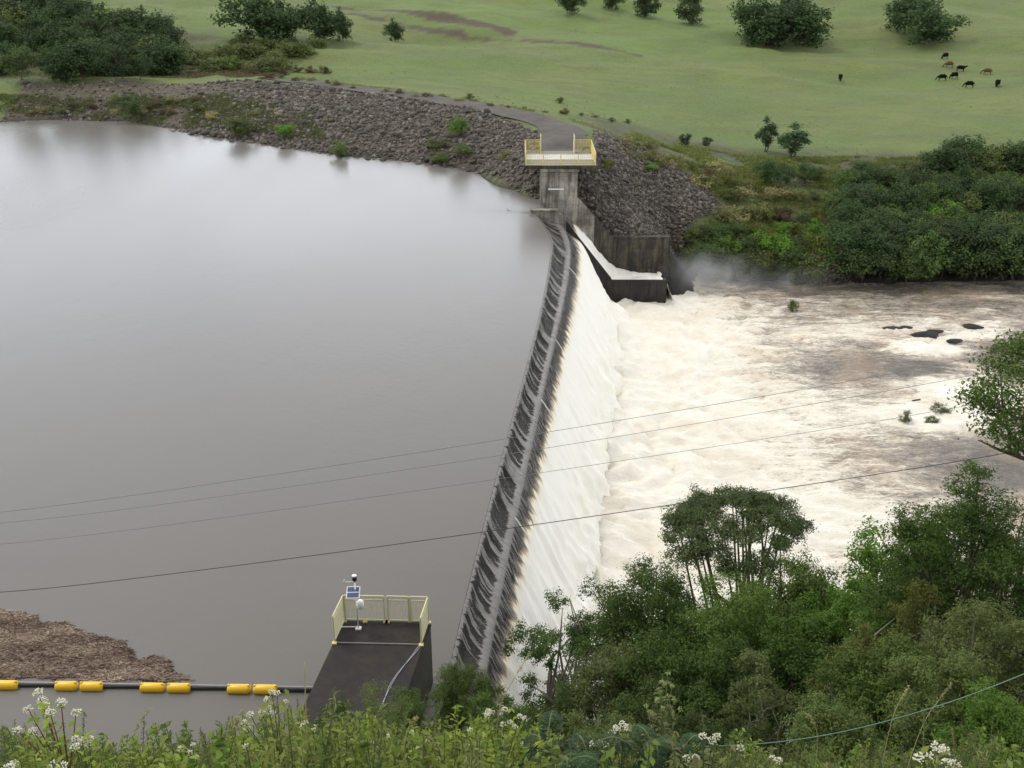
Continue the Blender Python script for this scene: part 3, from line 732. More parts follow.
# pulp between the sticks
gx = np.arange(-27, -9, .12); gy = np.arange(27.8, 37, .12); AX, AY = np.meshgrid(gx, gy)
ja = (fbm(AX*1.1, AY*1.1, 71)-.5)*1.3
inn = polymask(DPl, AX+ja, AY+ja*.5)
AZ = np.where(inn, .012+.035*fbm(AX*4, AY*4, 75), -.08)
fc = grid_faces(len(gy), len(gx)); ii = inn.ravel(); fc = fc[ii[fc].all(1)]
m, n = newmat('bark_pulp'); v = coord(n, 'Object', (1, 2.2, 1)); f_ = noise(n, v, 7, 6, .7, .5)
c = n.ramp(f_, [(.35, (.085, .055, .036)), (.5, (.19, .135, .095)), (.65, (.29, .225, .17))])
out(n, n('ShaderNodeBsdfPrincipled', Base_Color=c, Roughness=.8, Normal=n('ShaderNodeBump', Height=f_, Strength=.8, Distance=.04)))
tag(link('bark_pulp', np_mesh('bark_pulp', np.stack([AX.ravel(), AY.ravel(), AZ.ravel()], 1), fc, m, True)), 'wet brown bark scum filling the gaps of the floating stick mat', 'debris', kind='stuff')

# ------------------------------------------------------------------ overhead lines
def cable(pts, Y0, Y1, r, mat, label, name='power_line', group='power lines over the water'):
    # pixel pts -> world, extended well beyond the frame along the same straight span
    W_ = [aty(x, y, Y0+(Y1-Y0)*(x/1024)) for x, y in pts]
    a = W_[0]+(W_[0]-W_[1]).normalized()*70+Vector((0, 0, 6)); b = W_[-1]+(W_[-1]-W_[-2]).normalized()*70+Vector((0, 0, 4))
    W_ = [a]+W_+[b]
    P = pcurve(W_, 10)
    o = MB().tube(P, r, 5).build(name, mat, None, True)
    return tag(o, label, 'cable', group)
cable([(-100,604),(0,595),(240,566),(480,533),(740,495),(985,458),(1100,440)], 24, 24, .011, M['cable'], 'lowest and darkest overhead cable crossing from lower left to the right trees')
cable([(-100,528),(0,515),(420,454),(700,407),(830,385),(1100,338)], 36, 36, .010, M['cable_grey'], 'topmost thin overhead cable across the reservoir and falls')
cable([(-100,537),(0,527),(420,470),(700,423),(860,396),(1100,356)], 36, 36, .009, M['cable_grey'], 'second thin overhead cable from the top across the falls')
cable([(-100,558),(0,548),(420,491.6),(700,449),(900,418),(1100,386)], 36, 36, .009, M['cable_grey'], 'third thin overhead cable from the top across the falls')
W_ = [aty(x, y, 9.5) for x, y in ((560,742),(640,747),(740,748),(830,737),(900,718),(960,700),(1024,675),(1150,620))]
tag(MB().tube(pcurve(W_, 10), .007, 6).build('green_rope', M['greenrope'], None, True), 'pale green rope slung low through the brush at lower right', 'rope')

# ------------------------------------------------------------------ foliage
def leaf_arrays(pos, nrm, size, asp, rg, tint):
    k = len(pos)
    nrm = nrm/np.maximum(np.linalg.norm(nrm, axis=1), 1e-6)[:, None]
    r = rg.normal(size=(k, 3)); u = np.cross(nrm, r); u /= np.maximum(np.linalg.norm(u, axis=1), 1e-6)[:, None]
    w = np.cross(nrm, u); s = (size*rg.uniform(.6, 1.35, k))[:, None]
    v0 = pos-u*s*.5; v2 = pos+u*s*.5-nrm*s*.12
    v1 = pos+w*s*asp*.5+nrm*s*.07-u*s*.08; v3 = pos-w*s*asp*.5+nrm*s*.07-u*s*.08
    V = np.stack([v0, v1, v2, v3], 1).reshape(-1, 3)
    return V, np.repeat(tint, 4)
def leaf_mesh(name, pos, nrm, size, asp, mat, rg, tint):
    V, T = leaf_arrays(pos, nrm, size, asp, rg, tint)
    F = np.arange(len(V)).reshape(-1, 4)
    return np_mesh(name, V, F, mat, False, {'tint': np.clip(T, 0, 1)})
def unit(rg, k):
    v = rg.normal(size=(k, 3)); return v/np.linalg.norm(v, axis=1)[:, None]

def make_tree(H, Rr, n_cl, n_leaf, ls, mat, seed, shape='round', bark='bark', asp=.5, gap=0.0, trunk=True, clump=None, forks=1):
    """returns (crown mesh, trunk mesh); base at the origin"""
    rg = np.random.default_rng(seed)
    if shape == 'bush': cz, rz = H*.48, H*.5
    elif shape == 'umbrella': rz = min(H*.4, Rr*.52); cz = H-rz
    elif shape == 'tall': cz, rz = H*.56, H*.46
    elif shape == 'sparse': cz, rz = H*.60, H*.42
    else: cz, rz = H*.58, H*.42
    d = unit(rg, n_cl)
    if shape == 'umbrella':
        d[:, 2] = np.abs(d[:, 2])*.9+.12; d /= np.linalg.norm(d, axis=1)[:, None]; rad = rg.uniform(.82, 1.02, n_cl)
    else:
        rad = rg.uniform(.2, .95, n_cl)**.6
    lob = 1+.24*np.sin(3*np.arctan2(d[:, 1], d[:, 0])+seed)+np.clip(.12*rg.normal(size=n_cl), -.2, .2)
    cc = d*rad[:, None]*np.array([Rr, Rr, rz])
    cc[:, :2] *= (lob[:, None] if shape != 'umbrella' else 1)*.86; cc[:, 2] = cc[:, 2]*.95+cz
    if shape == 'tall': cc[:, :2] *= (1-.45*np.clip((cc[:, 2:3]-cz)/rz, -1, 1))
    cc[:, 2] = np.maximum(cc[:, 2], H*.12)
    cr = (clump or Rr*.34)*rg.uniform(.55, 1.25, n_cl)
    wts = cr**2; wts /= wts.sum()
    if gap: wts = wts*(rg.random(n_cl) > gap); wts /= wts.sum()
    idx = rg.choice(n_cl, n_leaf, p=wts)
    NT_ = 13                                   # every clump is made of leafy twigs with gaps between
    tw = unit(rg, n_cl*NT_).reshape(n_cl, NT_, 3); twr = rg.uniform(.35, 1.12, (n_cl, NT_, 1)); tws = rg.random((n_cl, NT_))
    ti = rg.integers(0, NT_, n_leaf)
    g3 = rg.normal(size=(n_leaf, 3))
    dv_ = tw[idx, ti]*twr[idx, ti]+g3*.20
    rr = np.linalg.norm(dv_, axis=1); dd = dv_/np.maximum(rr, 1e-5)[:, None]
    fl = .38 if shape == 'umbrella' else .72
    dd2 = dd*rr[:, None]*cr[idx][:, None]*np.array([1, 1, fl])
    dd2 += rg.normal(size=(n_leaf, 3))*ls*.5
    pos = cc[idx]+dd2
    nrm = dd*.5+g3*.5+np.array([0, 0, .7])+rg.normal(size=(n_leaf, 3))*.4
    tc = rg.uniform(0, 1, n_cl)
    tint = tc[idx]*.35+tws[idx, ti]*.35+rg.random(n_leaf)*.3
    cm = leaf_mesh('crown', pos, nrm, ls, asp, mat, rg, tint)
    tm = None
    if trunk:
        mb = MB(); r0 = max(.03, H*.018)
        for f in range(forks):
            lean = rg.normal(0, .06, 2)*H*(1.6 if forks > 1 else .6)
            fk = H*(rg.uniform(.25, .4) if shape != 'bush' else .12) if shape != 'umbrella' else H*.42
            tp = Vector((lean[0], lean[1], fk))
            base = Vector((rg.normal(0, .05)*H*.3*(forks > 1), rg.normal(0, .05)*H*.3*(forks > 1), -.3))
            md = base.lerp(tp, .5)+Vector(rg.normal(0, .02*H, 3))
            mb.tube([base, md, tp], [r0*1.2, r0, r0*.8], 8)
            sel = rg.permutation(n_cl)[:max(6, int(26/forks))]
            for j in sel:
                e_ = Vector(cc[j]); mm = tp.lerp(e_, .5)+Vector((0, 0, (.08 if shape != 'umbrella' else -.05)*H))+Vector(rg.normal(0, .03*H, 3))
                mb.tube([tp-Vector((0,0,.05*H*rg.random())), tp.lerp(mm, .5)+Vector(rg.normal(0, .012*H, 3)), mm, e_], [r0*.5, r0*.4, r0*.28, r0*.08], 5, False)
        tm = mb.mesh('trunk', M[bark], True)
    return cm, tm

L_dark = leafmat('leaf_dark', (.030, .058, .012), (.085, .135, .028))
L_mid = leafmat('leaf_mid', (.050, .100, .016), (.125, .195, .036))
L_bright = leafmat('leaf_bright', (.070, .150, .018), (.15, .27, .045))
L_olive = leafmat('leaf_olive', (.070, .100, .028), (.155, .190, .06))
L_yel = leafmat('leaf_yellow', (.085, .105, .02), (.17, .195, .035))
L_pale = leafmat('leaf_pale', (0.110, 0.130, 0.045), (0.242, 0.248, 0.090))
L_straw = leafmat('leaf_straw', (0.176, 0.162, 0.060), (0.396, 0.367, 0.180), .2)
L_brown = leafmat('leaf_brown', (0.072, 0.054, 0.030), (0.143, 0.103, 0.055), .2)
L_blue = leafmat('leaf_bluegreen', (0.043, 0.083, 0.036), (0.092, 0.154, 0.068))
L_umb = leafmat('leaf_umbrella', (.065, .115, .035), (.14, .20, .065))
L_weed = leafmat('leaf_weed', (0.142, 0.205, 0.029), (0.312, 0.371, 0.074), .35)
L_weed2 = leafmat('leaf_weed_dark', (0.085, 0.141, 0.023), (0.199, 0.256, 0.053), .3)
L_fmid = leafmat('leaf_bank', (.050, .088, .026), (.125, .180, .055))
L_fdark = leafmat('leaf_bank_dark', (.032, .062, .023), (.082, .125, .046))
L_far = leafmat('leaf_far', (.030, .055, .022), (.075, .115, .042))

def put_tree(name, X, Y, H, meshes, label, cat='tree', group=None, scale=(1, 1, 1), rz=0, z=None):
    e = empty(name, (X, Y, (g1(X, Y) if z is None else z)), rz); e.scale = scale
    tag(e, label, cat, group)
    link('crown', meshes[0], e)
    if meshes[1]: link('trunk', meshes[1], e)
    return e

# foreground trees: centre px, top py, distance Y, width px
FT = [
 # px, top, Y, wpx, shape, mat, leaves, ls, label
 (562,600,22,104,'sparse',L_dark,6500,.10,'slender thin crowned tree with bare trunks in front of the white falls',3,'bark_pale'),
 (742,503,33,146,'umbrella',L_umb,22000,.135,'flat topped umbrella tree rising above the other trees against the white river',3,'bark'),
 (662,556,27,160,'round',L_dark,17000,.13,'big dark broad tree just left of the umbrella tree',1,'bark'),
 (612,645,20,100,'round',L_olive,8000,.10,'greyish small leaved bushy tree right of the slender thin tree',2,'bark_pale'),
 (735,590,24,150,'round',L_mid,15000,.12,'mid green leafy tree below the umbrella tree',1,'bark'),
 (805,560,29,120,'round',L_mid,12000,.14,'green tree right of and below the umbrella tree',1,'bark'),
 (800,620,22,110,'round',L_dark,10000,.12,'dark shaded tree in the middle of the lower right trees',1,'bark'),
 (885,530,31,120,'round',L_bright,9000,.20,'fresh green broad leaved tree at the river edge right of the umbrella tree',2,'bark'),
 (880,588,24,88,'bush',L_bright,14000,.10,'bright green fine leaved rounded tree in the lower right slope',1,'bark'),
 (930,570,22,80,'round',L_yel,6500,.10,'yellow green tree below the tall dark tree',2,'bark_pale'),
 (862,625,19,80,'sparse',L_yel,3600,.10,'low sparse yellowish shrubby tree below bright round tree',3,'bark_pale'),
 (982,450,24,170,'round',L_dark,19000,.12,'tall dark leafy tree at right edge under the lowest cable',1,'bark'),
 (940,500,26,90,'round',L_dark,9000,.13,'dark crown leaning over the river left of the tall dark tree',1,'bark'),
 (690,600,27,110,'round',L_dark,9000,.12,'dark crown filling the space under the left side of the umbrella tree',1,'bark'),
 (770,600,27,120,'round',L_mid,9000,.13,'green crown filling the space under the right side of the umbrella tree',1,'bark'),
 (845,575,27,90,'round',L_mid,9000,.13,'green crown left of the broad leaved tree',1,'bark'),
 (1040,500,27,120,'round',L_dark,9000,.13,'dark tree cut by the right frame edge behind the tall dark tree',1,'bark'),
 (1000,600,18,130,'round',L_olive,11000,.10,'dull olive bushy tree at lower right edge',3,'bark_pale'),
 (905,655,17,150,'round',L_mid,13000,.11,'dense glossy mid green bush above the pale green rope',1,'bark'),
 (700,650,19,130,'round',L_dark,12000,.11,'darkest dense tree under the mid green leafy tree',1,'bark'),
 (780,670,16.5,110,'sparse',L_olive,7000,.09,'thin olive tree left of the dense glossy bush',3,'bark_pale'),
 (960,660,15.5,120,'round',L_olive,9000,.09,'grey green twiggy bush at lower right below the olive tree',3,'bark_pale'),
 (940,540,28,70,'round',L_dark,6000,.13,'small dark tree between the broad leaved tree and tall dark tree',1,'bark'),
 (650,690,16,110,'bush',L_dark,8000,.09,'low dark bush at foot of the big dark tree',1,'bark'),
 (462,655,22,78,'tall',L_mid,10000,.07,'feathery mid green bush in front of the lower end of the dam',2,'bark'),
 (415,685,20,66,'bush',L_mid,6500,.07,'small feathery green bush at the right foot of near platform',2,'bark'),
 (375,682,18.5,70,'bush',L_olive,3800,.05,'wispy olive bush overlapping the near end of the dark platform',2,'bark'),
 (330,700,17,60,'bush',L_dark,4500,.06,'dark low bush at the left corner of dark platform',2,'bark'),
 (500,690,18,80,'bush',L_mid,6500,.07,'rounded green bush between feathery bush and slender tree',2,'bark'),
 (555,690,18,70,'bush',L_dark,6500,.07,'dark bush under the slender thin tree',2,'bark'),
 (840,700,13.5,110,'bush',L_olive,6500,.08,'tangled olive brush under the pale green rope',2,'bark'),
 (1010,690,12,110,'bush',L_mid,6500,.08,'green brush at bottom right corner behind the rope',2,'bark'),
 (730,715,13.5,110,'bush',L_dark,6500,.07,'dark low brush at bottom centre right',2,'bark'),
 (610,715,14,90,'bush',L_olive,5500,.07,'olive low brush left of the dark low brush',2,'bark'),
]
for i, (px, top, Y, wpx, shp, mt, nlf, ls, lab, fk, bk) in enumerate(FT):
    p = aty(px, top, Y); gz = g1(p.x, Y); H = p.z-gz
    dpt = Y*CP+(CAMH-p.z)*SP; Rr = wpx/2*dpt/1000
    H = max(H, 1.2)
    # crowns reach down close to the ground for wide low trees
    cl = {'sparse': 40, 'umbrella': 105, 'tall': 75, 'bush': 50}.get(shp, 85)
    ms = make_tree(H, Rr*1.16, cl, int(nlf*(2.4 if shp in ('sparse', 'umbrella') else 3.6)), ls*.74, mt, 100+i, shp, bk, .45, .15 if shp in ('sparse',) else 0, True, Rr*({'sparse': .24, 'umbrella': .19}.get(shp, .29)), fk)
    put_tree('shrub' if shp == 'bush' else 'tree', p.x, Y, H, ms, lab, 'bush' if shp == 'bush' else 'tree', z=gz)
# the branch reaching in from the right: a tree whose crown is mostly outside the frame
p = aty(1150, 335, 17); gz = g1(p.x, 17); H = p.z-gz
rg = np.random.default_rng(77)
e = empty('tree', (p.x, 17, gz)); tag(e, 'open crowned tree reaching a leafy limb over the river from right frame edge', 'tree')
cc = []
for (x, y) in ((1010,350),(1000,365),(1020,372),(990,385),(1012,395),(985,402),(1003,412),(1022,420),(996,428),(1015,440),(1030,350),(1040,380),(1045,410),(1060,360),(1070,400),(1050,440),(1080,430),(1022,345),(975,398),(1035,430),(1090,380),(1120,330),(1140,300),(1170,320),(1200,350),(1160,360),(1190,390),(1130,370),(1210,320),(1110,300),(1180,290),(1150,400),(1220,380),(1105,345)):
    q = aty(x, y, 17+rg.normal(0, .5)); cc.append([q.x-p.x, q.y-17, q.z-gz])
cc = np.array(cc); k = 16000; idx = rg.integers(0, len(cc), k)
pos = cc[idx]+rg.normal(size=(k, 3))*np.array([.18, .2, .10])
link('crown', leaf_mesh('crown', pos, np.array([0, 0, 1.])+rg.normal(size=(k, 3))*.6, .075, .5, L_mid, rg, rg.random(k)), e)
mb = MB(); tp = Vector((-.3, .2, H*.72))
mb.tube([(1.0, .3, -.3), (.7, .2, H*.4), tp, (-.6, 0, H*.9)], [.16, .14, .11, .06], 8)
br1 = aty(1000, 450, 17)-Vector((p.x, 17, gz)); br2 = aty(978, 440, 17)-Vector((p.x, 17, gz))
mb.tube([tp, br1.lerp(tp, .4), br1, br2], [.07, .05, .03, .012], 6)
for j in range(len(cc)): 
    st_ = tp.lerp(br1, rg.random()) if j % 2 else tp.lerp(Vector((-.6, 0, H*.9)), rg.random()); e2 = Vector(cc[j]); mb.tube([st_, st_.lerp(e2, .5)+Vector(rg.normal(0, .08, 3)), e2], [.035, .025, .008], 5, False)
mb.build('trunk', M['bark'], e, True)

# far bushes and trees from shared variants
VAR = {}
def var(key, H, Rr, cl, nl, ls, mt, shp='round', asp=.6, k=3, bark='bark', forks=1, gap=0):
    VAR[key] = [(make_tree(H, Rr, cl, nl, ls, mt, 500+hash_(key)+j*7, shp, bark, asp, gap, True, None, forks), H, Rr) for j in range(k)]
def hash_(s): return sum(ord(c)*(i+1) for i, c in enumerate(s)) % 900
var('dark', 5, 2.6, 34, 3800, .23, L_fdark)
var('mid', 5, 2.6, 34, 3800, .23, L_fmid)
var('bright', 4, 2.2, 26, 3000, .22, L_bright)
var('olive', 4, 2.2, 28, 3000, .20, L_olive, 'bush')
var('yel', 3.5, 2.0, 24, 2600, .20, L_yel, 'bush')
var('pale', 1.6, 1.2, 16, 900, .16, L_pale, 'bush')
var('straw', 1.2, 1.0, 14, 700, .14, L_straw, 'bush')
var('brown', 2.2, 1.8, 20, 1600, .18, L_brown, 'bush')
var('blue', 4, 2.4, 26, 3200, .2, L_blue, 'umbrella')
var('far', 6, 3.1, 34, 3600, .36, L_far, 'bush')
var('farbush', 2.5, 2.2, 26, 2200, .26, L_olive, 'bush')
var('lone', 6, 2.2, 22, 2200, .34, L_blue, 'round', .6, 2, 'bark', 2, .2)
ORD = ['first','second','third','fourth','fifth','sixth','seventh','eighth','ninth','tenth']+['%dth' % i for i in range(11, 60)]
LOOK = {'dark': 'dark green rounded tree', 'mid': 'mid green leafy tree', 'bright': 'bright green bushy tree', 'olive': 'dull olive bush', 'yel': 'yellow green bush',
        'pale': 'pale green shrub', 'straw': 'straw coloured shrub', 'brown': 'brownish dry bush', 'blue': 'blue green flat topped tree', 'far': 'dark dense tree', 'farbush': 'grey olive bush', 'lone': 'small dark open tree'}
def far_plant(key, px, py, hpx, where, group, ycal=None, wk=1.0, y0=95):
    if key == 'far': hpx *= 1.22
    p = hit(px, py, y0) if ycal is None else ycal
    dpt = p.y*CP+(CAMH-p.z)*SP; H = hpx*dpt/1000*1.05
    ms, H0, R0 = random.choice(VAR[key]); s = H/H0
    kind = 'tree' if key in ('dark','mid','bright','blue','far','lone') else 'shrub'
    return put_tree(kind, p.x, p.y, H, ms, where, kind if kind == 'tree' else 'bush', group, (s*wk, s*wk, s), random.uniform(0, 6.28), p.z-.1)

def row(rowname, items, group, wk=1.0):
    """items: (key, px, py_base, height px), numbered left to right inside the row"""
    items = sorted(items, key=lambda t: t[1]); cnt = {}
    tot = {}
    for it in items: tot[it[0]] = tot.get(it[0], 0)+1
    for it in items:
        k_ = it[0]; c_ = cnt.get(k_, 0); cnt[k_] = c_+1
        lab = ('%s %s' % (LOOK[k_], rowname)) if tot[k_] == 1 else ('%s %s, %s such from left' % (LOOK[k_], rowname, ORD[c_]))
        far_plant(k_, it[1], it[2], it[3], lab, group, wk=wk)
rr_ = random.Random(5)
def choose(t): return rr_.choices(list(t.keys()), list(t.values()))[0]
G1 = 'bushes on the far river bank'
# waterline row
it = []
for px in range(700, 1040, 15):
    w = {'olive': 2.5, 'brown': 1.3, 'mid': 3, 'yel': 2} if px < 830 else {'dark': 5, 'mid': 3, 'bright': .4}
    it.append((choose(w), px+rr_.uniform(-4, 4), 281+rr_.uniform(-3, 4)-(8 if px < 730 else 0), rr_.uniform(24, 36) if px < 830 else rr_.uniform(38, 54)))
row('at the waterline of the far bank', it, G1, 1.15)
it = []
for px in range(700, 1040, 15):
    w = {'yel': 3, 'olive': 1.5, 'mid': 3, 'brown': .4, 'bright': 1.6} if px < 850 else {'dark': 4.5, 'mid': 4, 'bright': .5, 'yel': .4}
    it.append((choose(w), px+rr_.uniform(-5, 5), 263+rr_.uniform(-4, 4)-(8 if px < 730 else 0), rr_.uniform(24, 34) if px < 850 else rr_.uniform(32, 46)))
row('in the second row up the far bank', it, G1, 1.15)
it = []
for px in range(705, 1040, 16):
    w = {'yel': 3, 'bright': 1, 'mid': 3, 'olive': 1} if px < 840 else {'dark': 4, 'mid': 4, 'bright': .6, 'olive': .6}
    it.append((choose(w), px+rr_.uniform(-5, 5), 243+rr_.uniform(-4, 4), rr_.uniform(18, 26) if px < 840 else rr_.uniform(28, 40)))
row('in the third row up the far bank', it, G1, 1.15)
it = []
for px in range(722, 1040, 16):
    w = {'pale': 4, 'straw': 1, 'mid': 2, 'yel': 3, 'brown': .4} if px < 830 else {'mid': 4, 'dark': 4, 'bright': .7, 'olive': 1}
    it.append((choose(w), px+rr_.uniform(-5, 5), 222+rr_.uniform(-4, 4), rr_.uniform(12, 18) if px < 830 else rr_.uniform(28, 40)))
row('in the fourth row up the far bank', it, G1, 1.2)
it = []
for px in range(732, 1040, 17):
    w = {'pale': 4, 'straw': 2, 'brown': .6, 'olive': 1.5} if px < 840 else {'mid': 4, 'dark': 4, 'olive': 1.5, 'bright': .5, 'brown': .5}
    it.append((choose(w), px+rr_.uniform(-5, 5), 200+rr_.uniform(-4, 4), rr_.uniform(9, 14) if px < 840 else rr_.uniform(24, 34)))
row('in the fifth row up the far bank', it, G1, 1.25)
it = []
for px in range(770, 1040, 17):
    it.append((choose({'olive': 3, 'dark': 3, 'mid': 4}), px+rr_.uniform(-5, 5), 182+rr_.uniform(-4, 4), rr_.uniform(15, 30) if px < 930 else rr_.uniform(34, 46)))
row('in the thicket row under the pasture', it, G1, 1.25)
far_plant('blue', 860, 212, 26, 'blue green flat topped tree standing out in the middle of the far bank', None, wk=1.3)
far_plant('lone', 765, 152, 34, 'slim dark tree at the lower edge of the pasture, left of the pair', None, wk=.9)
far_plant('lone', 791, 158, 33, 'round topped dark tree at the lower edge of the pasture, right of the pair', None, wk=1.5)
far_plant('lone', 685, 147, 15, 'small lone bush on the pasture edge above the rocks', None, wk=1.2)
far_plant('lone', 706, 148, 12, 'lower small bush on the pasture edge right of the lone bush', None, wk=1.3)
far_plant('dark', 958, 200, 34, 'narrow dark pointed tree near the upper right of the far bank', None, wk=.5)
# meadow shrubs above the rock slope
it = []
for k in range(46):
    t = k/45; px = 628+t*150+rr_.uniform(-8, 8); py = 146+t*48+rr_.uniform(-6, 30)*(.3+t)
    it.append((choose({'pale': 6, 'straw': 2.4, 'olive': 1.2, 'brown': .7, 'yel': 1.2}), px, py, rr_.uniform(6, 12)))
row('on weedy edge above the rock slope', it, 'low shrubs above the rock slope', 1.3)
# tree belts at the top of the frame
it = []
for k in range(76):
    px = rr_.uniform(-15, 176); py = 82-rr_.uniform(0, 74)*(1-max(0, px-50)/165)-max(0, px-120)*.12
    it.append((choose({'far': 5, 'dark': 2, 'mid': .8, 'farbush': .8}), px, py, rr_.uniform(20, 34)))
row('in the wood at top left', it, 'trees of the wood at top left', 1.2)
it = [('farbush', 150+k*9+rr_.uniform(-4, 4), 66+rr_.uniform(-10, 8), rr_.uniform(8, 16)) for k in range(17)]
it += [('brown', 255+k*14, 74+rr_.uniform(-3, 5), 7) for k in range(6)]
row('between the wood and gravel road', it, 'scrub bushes by the gravel road', 1.5)
for q, (px, py, h, w, lab) in enumerate([(262,41,40,1.25,'largest dark tree of the clump above the gravel road'),(286,42,28,1.1,'dark tree in middle of the clump above gravel road'),(320,42,34,1.15,'dark rounded tree right of the clump above gravel road'),
      (343,42,26,.6,'narrow dark tree at the right end of the clump'),(395,42,18,.85,'lone small tree right of the clump on the green slope'),
      (752,44,40,1.0,'tall dark tree left of the thicket near top centre right'),(775,48,38,1.3,'dark bushy tree of the thicket near top centre right'),(805,46,36,1.3,'wide dark tree at right of the thicket top centre right'),(788,36,34,1.2,'dark tree at the back of the thicket at the top edge'),
      (905,34,34,1.15,'isolated dark tree clump on the upper pasture, left crown'),(925,45,34,1.5,'isolated dark tree clump on the upper pasture, right crown'),
      (645,18,24,.9,'small tree at top edge above the pasture, left of a pair'),(690,24,24,.9,'small tree at top edge above the pasture, right of a pair'),(570,14,22,1.0,'tree at top edge above the bright green slope'),(612,10,16,1,'smaller tree at top edge beside bright slope')]):
    far_plant('far', px, py, h, lab, 'lone trees on the pasture', wk=w)
it = [('farbush', 232+k*12+rr_.uniform(-4, 4), 50+rr_.uniform(-8, 6), rr_.uniform(7, 12)) for k in range(8)]
row('under the clump above the road', it, 'scrub under the clump', 1.3)
# embankment shrubs
for px, py, h, key, w, lab in [(134,122,28,'mid',1.1,'round dark green bush alone on the left shore'),(243,137,22,'olive',1.6,'wide green bush at waterline left of centre on the rocks'),(285,138,14,'bright',1.6,'low bright bush on the shore beside the wide green bush'),
      (340,158,20,'olive',1.0,'green bush hanging over the waterline'),(457,137,22,'bright',.9,'bright green bush on the grey rock slope'),(435,150,13,'olive',1.6,'low bush at left foot of the bright rock slope bush'),
      (440,163,12,'olive',1.8,'low bush at the waterline below the rock slope'),(462,157,14,'olive',1.4,'dark low bush right of the waterline bush'),(197,112,11,'olive',1.2,'small olive bush on the gravel above left shore'),
      (650,172,9,'bright',2.0,'bright low bush on the dark rock slope right of the platform'),(607,172,12,'yel',1.0,'yellow green bush beside the platform railing'),(505,158,9,'pale',1.2,'pale tuft on the rocks left of the platform'),
      (470,100,7,'olive',1.5,'small tuft behind the gravel road'),(560,103,7,'olive',1.3,'small tuft beyond the road bend')]:
    far_plant(key, px, py, h, lab, None, wk=w)
it = []
for k in range(30):
    px = rr_.uniform(5, 330); py = 100+rr_.uniform(0, 16)+max(0, px-180)*.13
    it.append((choose({'straw': 2.2, 'pale': 2, 'olive': 1.5, 'brown': 1}), px, py, rr_.uniform(4, 8)))
row('among the gravel of the left shore', it, 'low tufts on the left shore', 1.5)
it = [(choose({'pale': 2, 'brown': 1, 'olive': 1}), px+rr_.uniform(-4, 4), 76+max(0, px-250)*.125+rr_.uniform(-2, 1), rr_.uniform(3, 6)) for px in range(250, 640, 15)]
row('along the grassy side of the gravel road', it, 'tufts along the gravel road', 1.5)

# low weeds nobody could count, on the far ground
def scatter_weeds(name, poly, k, size, mat, lab, y_bias=0, per=9):
    xs_ = [p[0] for p in poly]; ys_ = [p[1] for p in poly]; rg = np.random.default_rng(len(name)+k)
    x = rg.uniform(min(xs_), max(xs_), k*3); y = rg.uniform(min(ys_), max(ys_), k*3)
    ok = polymask(poly, x, y) & (fbm(x*.25, y*.25, 81) > .46); x, y = x[ok][:k], y[ok][:k]
    z = ground(x, y); N = len(x)
    pos = np.repeat(np.stack([x, y, z], 1), per, 0)+rg.normal(size=(N*per, 3))*np.array([size*1.2, size*1.2, size*.4])+np.array([0, 0, size*.5])
    me = leaf_mesh(name, pos, rg.normal(size=(N*per, 3))+np.array([0, 0, .5]), size, .45, mat, rg, np.repeat(rg.random(N), per)*.6+rg.random(N*per)*.4)
    tag(link(name, me), lab, 'weeds', kind='stuff')
bank = [(19,100),(25,98.5),(55,99.5),(100,107),(110,135),(40,134),(14,124),(12,116),(22,112)]
scatter_weeds('bank_weeds', bank, 20000, .2, L_weed2, 'green weeds covering the ground of the far river bank')
scatter_weeds('meadow_weeds', [(12,116),(22,111),(40,118),(45,134),(16,130)], 5000, .2, L_pale, 'pale meadow weeds above the dark rock slope')
scatter_weeds('shore_weeds', [(-100,139.5),(-60,140),(-40,131),(-22,121),(-26,132),(-40,143),(-100,147)], 9000, .2, L_olive, 'dull weeds growing through the gravel of the left shore')
scatter_weeds('road_verge_weeds', [(-75,156),(-36,155.5),(-12,139),(7,121),(13,113),(14,117),(-10,144),(-34,162),(-75,163)], 4500, .17, L_pale, 'grass weeds along the far verge of the gravel road')
scatter_weeds('pasture_edge_weeds', [(-70,157),(-38,157),(-38,172),(-70,190)], 3000, .22, L_brown, 'dry brown weeds between road and wood')
x = rng.uniform(-80, 150, 9000); y = rng.uniform(135, 270, 9000)
ok = (fbm(x*.06, y*.12, 91) > .5); x, y = x[ok], y[ok]; z = ground(x, y); k = len(x)
me = leaf_mesh('pasture_tussocks', np.stack([x, y, z+.06], 1)+rng.normal(size=(k, 3))*.02, rng.normal(size=(k, 3))*.6+np.array([0, -.6, .7]), .26, .5, leafmat('leaf_tussock', (0.121, 0.128, 0.037), (0.213, 0.211, 0.068), .1), rng, rng.random(k))
tag(link('pasture_tussocks', me), 'small grass tussocks dotting the far pasture', 'grass', kind='stuff')

# ------------------------------------------------------------------ rocks
import bmesh
def rock_mesh(seed, mat, sub=1):
    rg = np.random.default_rng(seed); bm = bmesh.new(); bmesh.ops.create_icosphere(bm, subdivisions=sub+1, radius=1)
    pl = [(Vector(unit(rg, 1)[0]), rg.uniform(.5, .85)) for _ in range(9)]
    for v_ in bm.verts:
        for nrm_, d_ in pl:
            t_ = v_.co.dot(nrm_)
            if t_ > d_: v_.co -= nrm_*(t_-d_)
        v_.co *= 1+rg.normal(0, .02)
    me = bpy.data.meshes.new('boulder'); bm.to_mesh(me); bm.free(); me.materials.append(mat); return me
RK = [rock_mesh(s, M['rock']) for s in range(7)]
RKs = [rock_mesh(s+20, M['rock'], 0) for s in range(6)]
rv = [np.array([v.co[:] for v in m_.vertices]) for m_ in RKs]; rf = [np.array([p.vertices[:] for p in m_.polygons]) for m_ in RKs]
